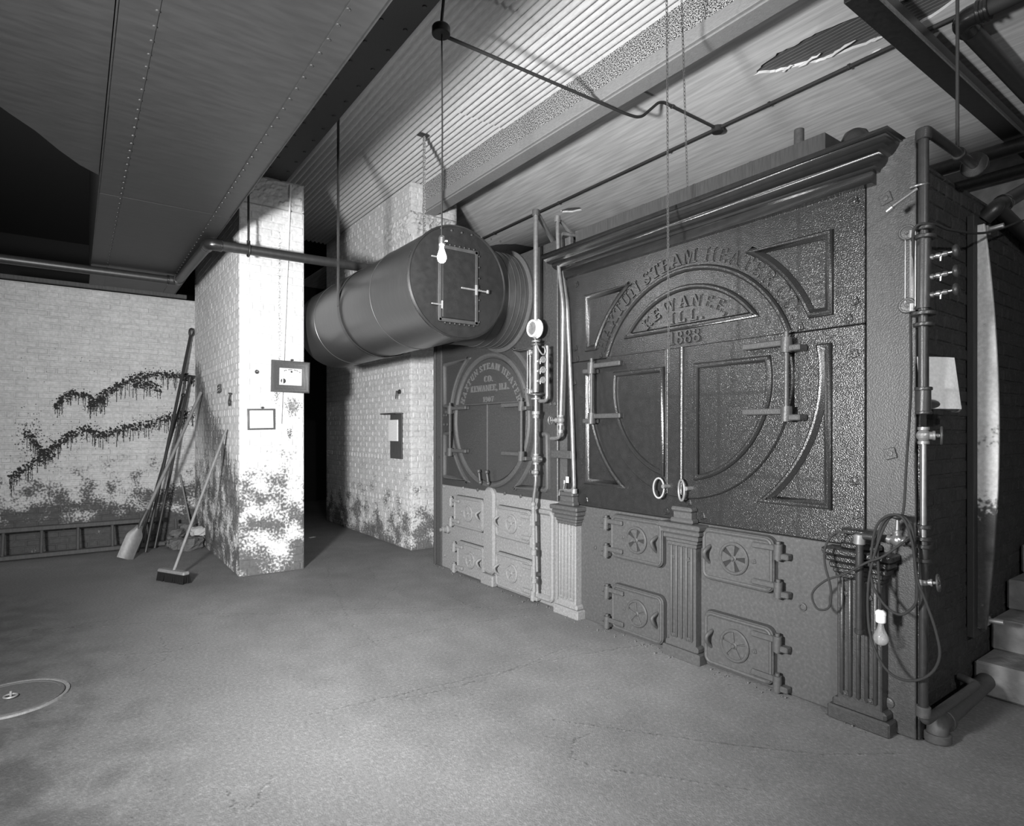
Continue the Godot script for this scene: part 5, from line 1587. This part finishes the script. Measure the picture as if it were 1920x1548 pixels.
# ---------------------------------------------------------------- loose things
func corner_things() -> void:
	var s := mb()
	# ladder lying on its side along the back wall
	var l := thing("ladder", "dark wooden ladder lying on its side on the floor along the whitewashed back wall", "ladder", Transform3D(Basis(), Vector3(-0.15, 0, -9.02)))
	for y in [[0.035, 0.06], [0.335, -0.06]]:
		s = mb()
		box(s, Vector3(0, y[0], y[1]), Vector3(2.2, 0.05, 0.085), 0.006)
		obj("rail", s, M.wood, l)
	for i in 7:
		s = mb()
		tube(s, [Vector3(-1.217 + 0.35 * i + 0.35, 0.05, 0.055), Vector3(-1.217 + 0.35 * i + 0.35, 0.32, -0.055)], 0.017, 10)
		obj("rung", s, M.wood, l)
	# shovel
	var a := Vector3(0.475, 0.005, -8.27)
	var b := Vector3(1.325, 1.99, -8.67)
	var d := (b - a).normalized()
	var sh := thing("shovel", "worn square-mouthed coal shovel with a bright scraped blade, leaning in the corner", "shovel", Transform3D(Basis(), a))
	var side := d.cross(Vector3(-0.35, 0.2, 0.9).normalized()).normalized()
	var nrm := side.cross(d).normalized()
	s = mb()
	s.set_smooth_group(1)
	var W := func(t: float) -> float: return 0.088 if t < 0.26 else lerpf(0.088, 0.03, smoothstep(0.26, 0.40, t))
	for i in 16:
		for j in 8:
			var P := func(i2: int, j2: int) -> Vector3:
				var t := 0.40 * i2 / 16.0
				var u := (j2 / 8.0 - 0.5) * 2.0
				return d * t + side * u * W.call(t) + nrm * (0.022 * u * u + 0.02 * sin(t * 6.0))
			quad(s, P.call(i, j), P.call(i, j + 1), P.call(i + 1, j + 1), P.call(i + 1, j))
			quad(s, P.call(i, j) - nrm * 0.002, P.call(i + 1, j) - nrm * 0.002, P.call(i + 1, j + 1) - nrm * 0.002, P.call(i, j + 1) - nrm * 0.002)
	obj("blade", s, M.scuffed_steel, sh)
	s = mb()
	tube(s, [d * 0.36, d * 0.44 + nrm * 0.02, d * 0.58 + nrm * 0.01, d * 0.60 + nrm * 0.01], [0.020, 0.025, 0.022, 0.020], 12)
	obj("neck", s, M.grey_iron, sh)
	s = mb()
	tube(s, [d * 0.56 + nrm * 0.01, d * 1.2 + nrm * 0.004, b - a], 0.0195, 12)
	obj("handle", s, M.pale_wood, sh)
	# fire irons
	var bars := [["slice_bar", "longest black fire iron with a ring at its top, leaning in the corner", Vector3(0.70, 0.0, -8.55), Vector3(1.29, 2.80, -9.29), 0.019, 0],
		["fire_hoe", "black fire hoe with its flat head up, leaning between shovel and ring-topped iron", Vector3(0.82, 0.0, -8.80), Vector3(1.28, 2.20, -9.29), 0.016, 1],
		["poker", "shorter black poker with a blunt knob, leaning in the corner behind the shovel", Vector3(0.62, 0.0, -8.62), Vector3(1.20, 1.97, -9.30), 0.015, 2]]
	for q in bars:
		var t := thing(q[0], q[1], "fire iron", Transform3D(Basis(), q[2]), "fire irons in the corner")
		var e: Vector3 = q[3] - q[2]
		var ed := e.normalized()
		s = mb()
		tube(s, [Vector3(0, 0.01, 0), e * 0.5, e], q[4], 10)
		obj("bar", s, M.dark_pipe, t)
		s = mb()
		if q[5] == 0:
			var rg := []
			var rc := e + ed * 0.05
			var sd := ed.cross(Vector3(0.6, 0, 0.8)).normalized()
			for i in 20: rg.append(rc + ed * 0.055 * cos(TAU * i / 20) + sd * 0.034 * sin(TAU * i / 20))
			tube(s, rg, 0.012, 8, true)
			obj("ring", s, M.dark_pipe, t)
		elif q[5] == 1:
			box(s, Vector3(0, 0.03, 0), Vector3(0.16, 0.012, 0.10), 0.004, aim(e, ed))
			tube(s, [e - ed * 0.08, e + ed * 0.03], [0.016, 0.03], 10)
			obj("head", s, M.dark_pipe, t)
		else:
			lathe(s, aim(e - ed * 0.02, ed), [[0.0, 0.0], [0.024, 0.01], [0.028, 0.03], [0.02, 0.05], [0.0, 0.055]], 12, true)
			obj("knob", s, M.dark_pipe, t)
	# broom
	a = Vector3(0.79, 0.06, -6.78)
	b = Vector3(1.335, 1.506, -7.12)
	d = (b - a).normalized()
	var br := thing("push_broom", "push broom with a dark bristled head on the floor, leaning against the middle brick pier", "broom", Transform3D(Basis(), Vector3(a.x, 0, a.z)))
	var turn := Transform3D(Basis(Vector3.UP, deg_to_rad(-62.0)), Vector3.ZERO)
	s = mb()
	box(s, Vector3(0, 0.098, 0), Vector3(0.40, 0.036, 0.075), 0.012, turn)
	obj("block", s, M.pale_wood, br)
	s = mb()
	var rng := RandomNumberGenerator.new()
	rng.seed = 3
	for i in 26:
		for j in 5:
			var p := Vector3(-0.188 + 0.015 * i, 0.085, -0.028 + 0.014 * j)
			tube(s, [turn * p, turn * (p + Vector3(rng.randf_range(-0.012, 0.012), -0.083, (j - 2) * 0.006 + rng.randf_range(-0.006, 0.006)))], [0.008, 0.010], 5)
	stuff(obj("bristles", s, M.bristle, br))
	s = mb()
	tube(s, [Vector3(0, 0.095, 0), b - Vector3(a.x, 0, a.z)], 0.0145, 12)
	obj("handle", s, M.pale_wood, br)
	# a stick in the corner
	var sk := thing("stick", "thin pale stick leaning against the back wall behind the broom handle", "stick", Transform3D(Basis(), Vector3(1.31, 0.02, -9.2)))
	s = mb()
	tube(s, [Vector3.ZERO, Vector3(-0.14, 0.87, -0.16)], 0.011, 8)
	obj("rod", s, M.pale_wood, sk)
	# broken bricks and stones heaped in the corner
	var kinds := [[Vector3(1.02, 0.045, -8.80), 0.09, "small dark stone at the left end of the corner heap, near the fire irons"], [Vector3(1.10, 0.055, -9.06), 0.11, "dark flat stone of the corner heap, against the back wall"], [Vector3(1.22, 0.05, -9.20), 0.13, "rough dark stone deep in the corner behind the others"],
		[Vector3(1.18, 0.065, -8.50), 0.14, "broad dark stone at the front of the corner heap, touching the pier"], [Vector3(1.25, 0.06, -8.80), 0.11, "dark stone in the middle of the heap beside the pier"], [Vector3(1.27, 0.20, -8.62), 0.095, "pale round stone on top of the corner heap"],
		[Vector3(1.05, 0.06, -8.68), 0.11, "blocky dark stone at the heap's left front"], [Vector3(1.22, 0.20, -8.98), 0.11, "dark stone on top at the back of the corner heap"], [Vector3(1.08, 0.17, -8.86), 0.09, "small wedge of brick lying on top in the middle of the heap"]]
	for i in kinds.size():
		var n := FastNoiseLite.new()
		n.seed = 60 + i; n.frequency = 0.9
		s = mb()
		var R: float = kinds[i][1]
		var pt := func(u: int, v: int) -> Vector3:
			var th := PI * v / 8.0
			var ph := TAU * (u % 12) / 12.0
			var q := Vector3(sin(th) * cos(ph), cos(th), sin(th) * sin(ph))
			var k := 1.0 + 0.5 * n.get_noise_3d(q.x * 1.6, q.y * 1.6, q.z * 1.6)
			q = Vector3(clampf(q.x * 1.25, -0.85, 0.85), clampf(q.y * 0.8, -0.5, 0.5), clampf(q.z * 1.1, -0.8, 0.8))
			return q * R * k
		for u in 12:
			for v in 8:
				if v > 0: face(s, [pt.call(u, v), pt.call(u + 1, v), pt.call(u + 1, v + 1)], pt.call(u, v))
				face(s, [pt.call(u, v), pt.call(u + 1, v + 1), pt.call(u, v + 1)], pt.call(u, v))
		var st := obj("rubble_stone", s, M.stone if i == 5 else M.rubble, self, Transform3D(Basis(Vector3.UP, i * 1.3), kinds[i][0]))
		tag(st, kinds[i][2], "stone", "broken stones heaped in the corner")

func picture(called: String, label: String, at: Vector3, w: float, h: float, fw: float, tilt: float, m: Material, deep: float) -> Node3D:
	var t := thing(called, label, "picture frame", Transform3D(Basis(Vector3.BACK, tilt) * Basis(Vector3.RIGHT, 0.03), at))
	var s := mb()
	mould(s, [Vector2(-w / 2, -h / 2), Vector2(w / 2, -h / 2), Vector2(w / 2, h / 2), Vector2(-w / 2, h / 2)], [Vector2(0, 0), Vector2(0.0, deep * 0.7), Vector2(0.008, deep), Vector2(0.018, deep), Vector2(fw * 0.6, deep * 0.72), Vector2(fw - 0.006, deep * 0.5), Vector2(fw, deep * 0.45), Vector2(fw, 0.0)])
	obj("frame", s, m, t)
	s = mb()
	box(s, Vector3(0, 0, 0.004), Vector3(w - fw * 1.9, h - fw * 1.9, 0.006), 0.001)
	obj("sheet", s, M.paper, t)
	s = mb()
	lathe(s, Transform3D(Basis(Vector3.RIGHT, PI / 2), Vector3(0.01, h / 2 + 0.012, 0.0)), [[0.0, 0.0], [0.011, 0.0], [0.011, 0.02], [0.0, 0.022]], 10)
	obj("hook", s, M.dark_pipe, t)
	return t

func wall_things() -> void:
	var c := picture("framed_certificate", "sealed certificate in a broad carved dark frame on the middle pier, projecting past its edge", Vector3(1.862, 2.068, -6.585), 0.395, 0.335, 0.078, -0.01, M.frame_wood, 0.045)
	var s := mb()
	lathe(s, Transform3D(Basis(Vector3.RIGHT, PI / 2), Vector3(-0.072, -0.047, 0.0075)), [[0.027, 0.0], [0.024, 0.002], [0.0, 0.0022]], 20)
	lathe(s, Transform3D(Basis(Vector3.RIGHT, PI / 2), Vector3(0.012, 0.055, 0.0075)), [[0.011, 0.0], [0.0, 0.001]], 14)
	for i in 6: box(s, Vector3(0.012, 0.022 - 0.014 * i, 0.0075), Vector3(0.165 if i < 3 else 0.10, 0.0018, 0.0008), 0.0)
	var pt := arc2(Vector2(0.012, -0.10), 0.178, 124, 56, 14)
	for i in 14: box(s, Vector3(pt[i].x, pt[i].y, 0.0075), Vector3(0.009, 0.012 if i % 4 else 0.004, 0.0008), 0.0, Transform3D())
	stuff(obj("print", s, M.beam_paint, c))
	s = mb()
	for i in 30:
		for y in [-0.155, 0.155]: box(s, Vector3(-0.18 + 0.0125 * i, y, 0.040), Vector3(0.008, 0.014, 0.010), 0.002)
	for i in 24:
		for x in [-0.185, 0.185]: box(s, Vector3(x, -0.145 + 0.0125 * i, 0.040), Vector3(0.014, 0.008, 0.010), 0.002)
	stuff(obj("carving", s, M.frame_wood, c))
	picture("framed_notice", "small faded sheet in a thin dark frame, hung crooked below the certificate", Vector3(1.569, 1.613, -6.588), 0.272, 0.218, 0.018, 0.025, M.frame_wood, 0.016)
	# a ring screwed into the pier's front
	var e := thing("screw_eye", "small dark screw eye in the whitewash left of the framed certificate", "hook", Transform3D(Basis(), Vector3(1.521, 2.098, -6.60)))
	s = mb()
	var rg := []
	for i in 14: rg.append(Vector3(0.014 * cos(TAU * i / 14), 0.004 + 0.016 * sin(TAU * i / 14), 0.03))
	tube(s, rg, 0.005, 6, true)
	tube(s, [Vector3(0, 0, -0.01), Vector3(0, 0, 0.03)], 0.006, 6)
	obj("eye", s, M.dark_pipe, e)
	var n := thing("note_pad", "little dark pad of tags nailed to the left side of the middle pier", "note pad", Transform3D(Basis(Vector3.UP, -PI / 2), Vector3(1.35, 1.93, -7.54)))
	s = mb()
	box(s, Vector3(0, 0.045, 0.012), Vector3(0.13, 0.09, 0.02), 0.003, Transform3D(Basis(Vector3.BACK, 0.12), Vector3.ZERO))
	obj("pad", s, M.grey_iron, n)
	s = mb()
	for y in [0.02, 0.05]: box(s, Vector3(0.0, y, 0.024), Vector3(0.13, 0.004, 0.006), 0.001, Transform3D(Basis(Vector3.BACK, 0.12), Vector3.ZERO))
	obj("leaf", s, M.paper, n)
	var h := thing("iron_hook", "dark iron hook on the left side of the middle pier, near its corner", "hook", Transform3D(Basis(), Vector3(1.34, 1.78, -6.93)))
	s = mb()
	tube(s, spline([Vector3(0, 0.11, 0), Vector3(-0.012, 0.06, 0.004), Vector3(-0.012, 0.02, 0.022), Vector3(-0.012, -0.02, 0.006), Vector3(-0.012, 0.0, -0.02), Vector3(-0.012, 0.03, -0.022), Vector3(-0.012, 0.05, 0.002)], 5), 0.008, 7)
	tube(s, [Vector3(0.015, 0.105, 0.0), Vector3(-0.02, 0.112, 0.0)], 0.009, 7)
	obj("hook", s, M.dark_pipe, h)
	# board with a book of papers on the passage pier
	var b := thing("paper_board", "wooden board with a small shelf and curling papers on the whitewashed passage wall", "notice board", Transform3D(Basis(Vector3.UP, -PI / 2), Vector3(3.375, 1.13, -7.17)))
	s = mb()
	box(s, Vector3(0.0, 0.287, 0.008), Vector3(0.34, 0.575, 0.016), 0.003)
	obj("board", s, M.wood, b)
	s = mb()
	box(s, Vector3(-0.06, 0.582, 0.05), Vector3(0.48, 0.018, 0.10), 0.003)
	obj("shelf", s, M.wood, b)
	s = mb()
	box(s, Vector3(-0.045, 0.37, 0.045), Vector3(0.255, 0.27, 0.018), 0.003, Transform3D(Basis(Vector3.RIGHT, -0.08), Vector3.ZERO))
	obj("cover", s, M.grey_iron, b)
	s = mb()
	box(s, Vector3(-0.045, 0.365, 0.028), Vector3(0.265, 0.275, 0.018), 0.002)
	obj("leaf", s, M.paper, b)
	var nl := thing("iron_hook", "bent iron spike driven into the whitewashed passage wall above the paper board", "hook", Transform3D(Basis(), Vector3(3.38, 1.97, -7.08)))
	s = mb()
	tube(s, [Vector3(0.03, 0.02, 0), Vector3(-0.05, 0.025, 0), Vector3(-0.055, -0.07, -0.02)], [0.014, 0.014, 0.007], 8)
	ring(s, Vector3(-0.01, 0.022, 0), Vector3.RIGHT, 0.028, 0.02)
	obj("spike", s, M.dark_pipe, nl)
	# thin conduit down the pier's face
	var w := thing("wall_conduit", "thin whitewashed pipe running down the middle pier's front to behind the framed certificate", "pipe", Transform3D(Basis(), Vector3(1.83, 1.55, -6.585)))
	s = mb()
	tube(s, [Vector3(-0.065, 0.02, 0), Vector3(-0.03, 0.9, 0), Vector3(0.02, 2.15, 0), Vector3(0.025, 2.55, 0.04)], 0.011, 8)
	obj("pipe", s, M.whitewash, w)

func floor_things() -> void:
	var m := thing("manhole_cover", "round iron manhole cover with a lifting ring set in the floor at the left", "manhole cover", Transform3D(Basis(), Vector3(-0.29, 0.0, -4.36)))
	var s := mb()
	lathe(s, Transform3D(), [[0.245, -0.01], [0.245, 0.004], [0.24, 0.007], [0.225, 0.007], [0.222, 0.004], [0.0, 0.005]], 56)
	obj("plate", s, M.dusty_iron, m)
	s = mb()
	lathe(s, Transform3D(), [[0.272, -0.01], [0.268, 0.005], [0.252, 0.005], [0.249, -0.006]], 56)
	obj("seat_ring", s, M.concrete, m)
	s = mb()
	var rg := []
	for i in 24: rg.append(Vector3(0.03 * cos(TAU * i / 24), 0.016, 0.03 * sin(TAU * i / 24)))
	tube(s, rg, 0.0055, 8, true)
	tube(s, [Vector3(0.0, 0.004, -0.02), Vector3(0.0, 0.035, -0.02)], 0.006, 8)
	obj("lifting_ring", s, M.steel, m)
	var p := thing("paper_scrap", "tiny scrap of white paper on the floor in the dark passage", "paper", Transform3D(Basis(Vector3.UP, 0.5), Vector3(2.67, 0.004, -8.4)))
	s = mb()
	plate(s, [Vector2(-0.05, -0.02), Vector2(0.045, -0.03), Vector2(0.055, 0.022), Vector2(-0.03, 0.03)], 0.0, 0.004, 0.0, Transform3D(Basis(Vector3.RIGHT, -PI / 2), Vector3.ZERO))
	obj("scrap", s, M.paper, p)
	# crumbs of mortar along the boiler foot, pilaster plinth patches
	var rng := RandomNumberGenerator.new()
	rng.seed = 15
	s = mb()
	for i in 150:
		var q := Vector3(3.25 - absf(rng.randfn(0, 0.06)), 0.0, rng.randf_range(-6.0, -1.3))
		var r := rng.randf_range(0.002, 0.006)
		box(s, q + Vector3(0, r * 0.5, 0), Vector3(r, r, r) * rng.randf_range(1.0, 2.2), 0.001)
	var c := obj("crumbs", s, M.concrete)
	stuff(c)
	tag(c, "crumbs of mortar and ash scattered along the foot of the boiler fronts", "debris")
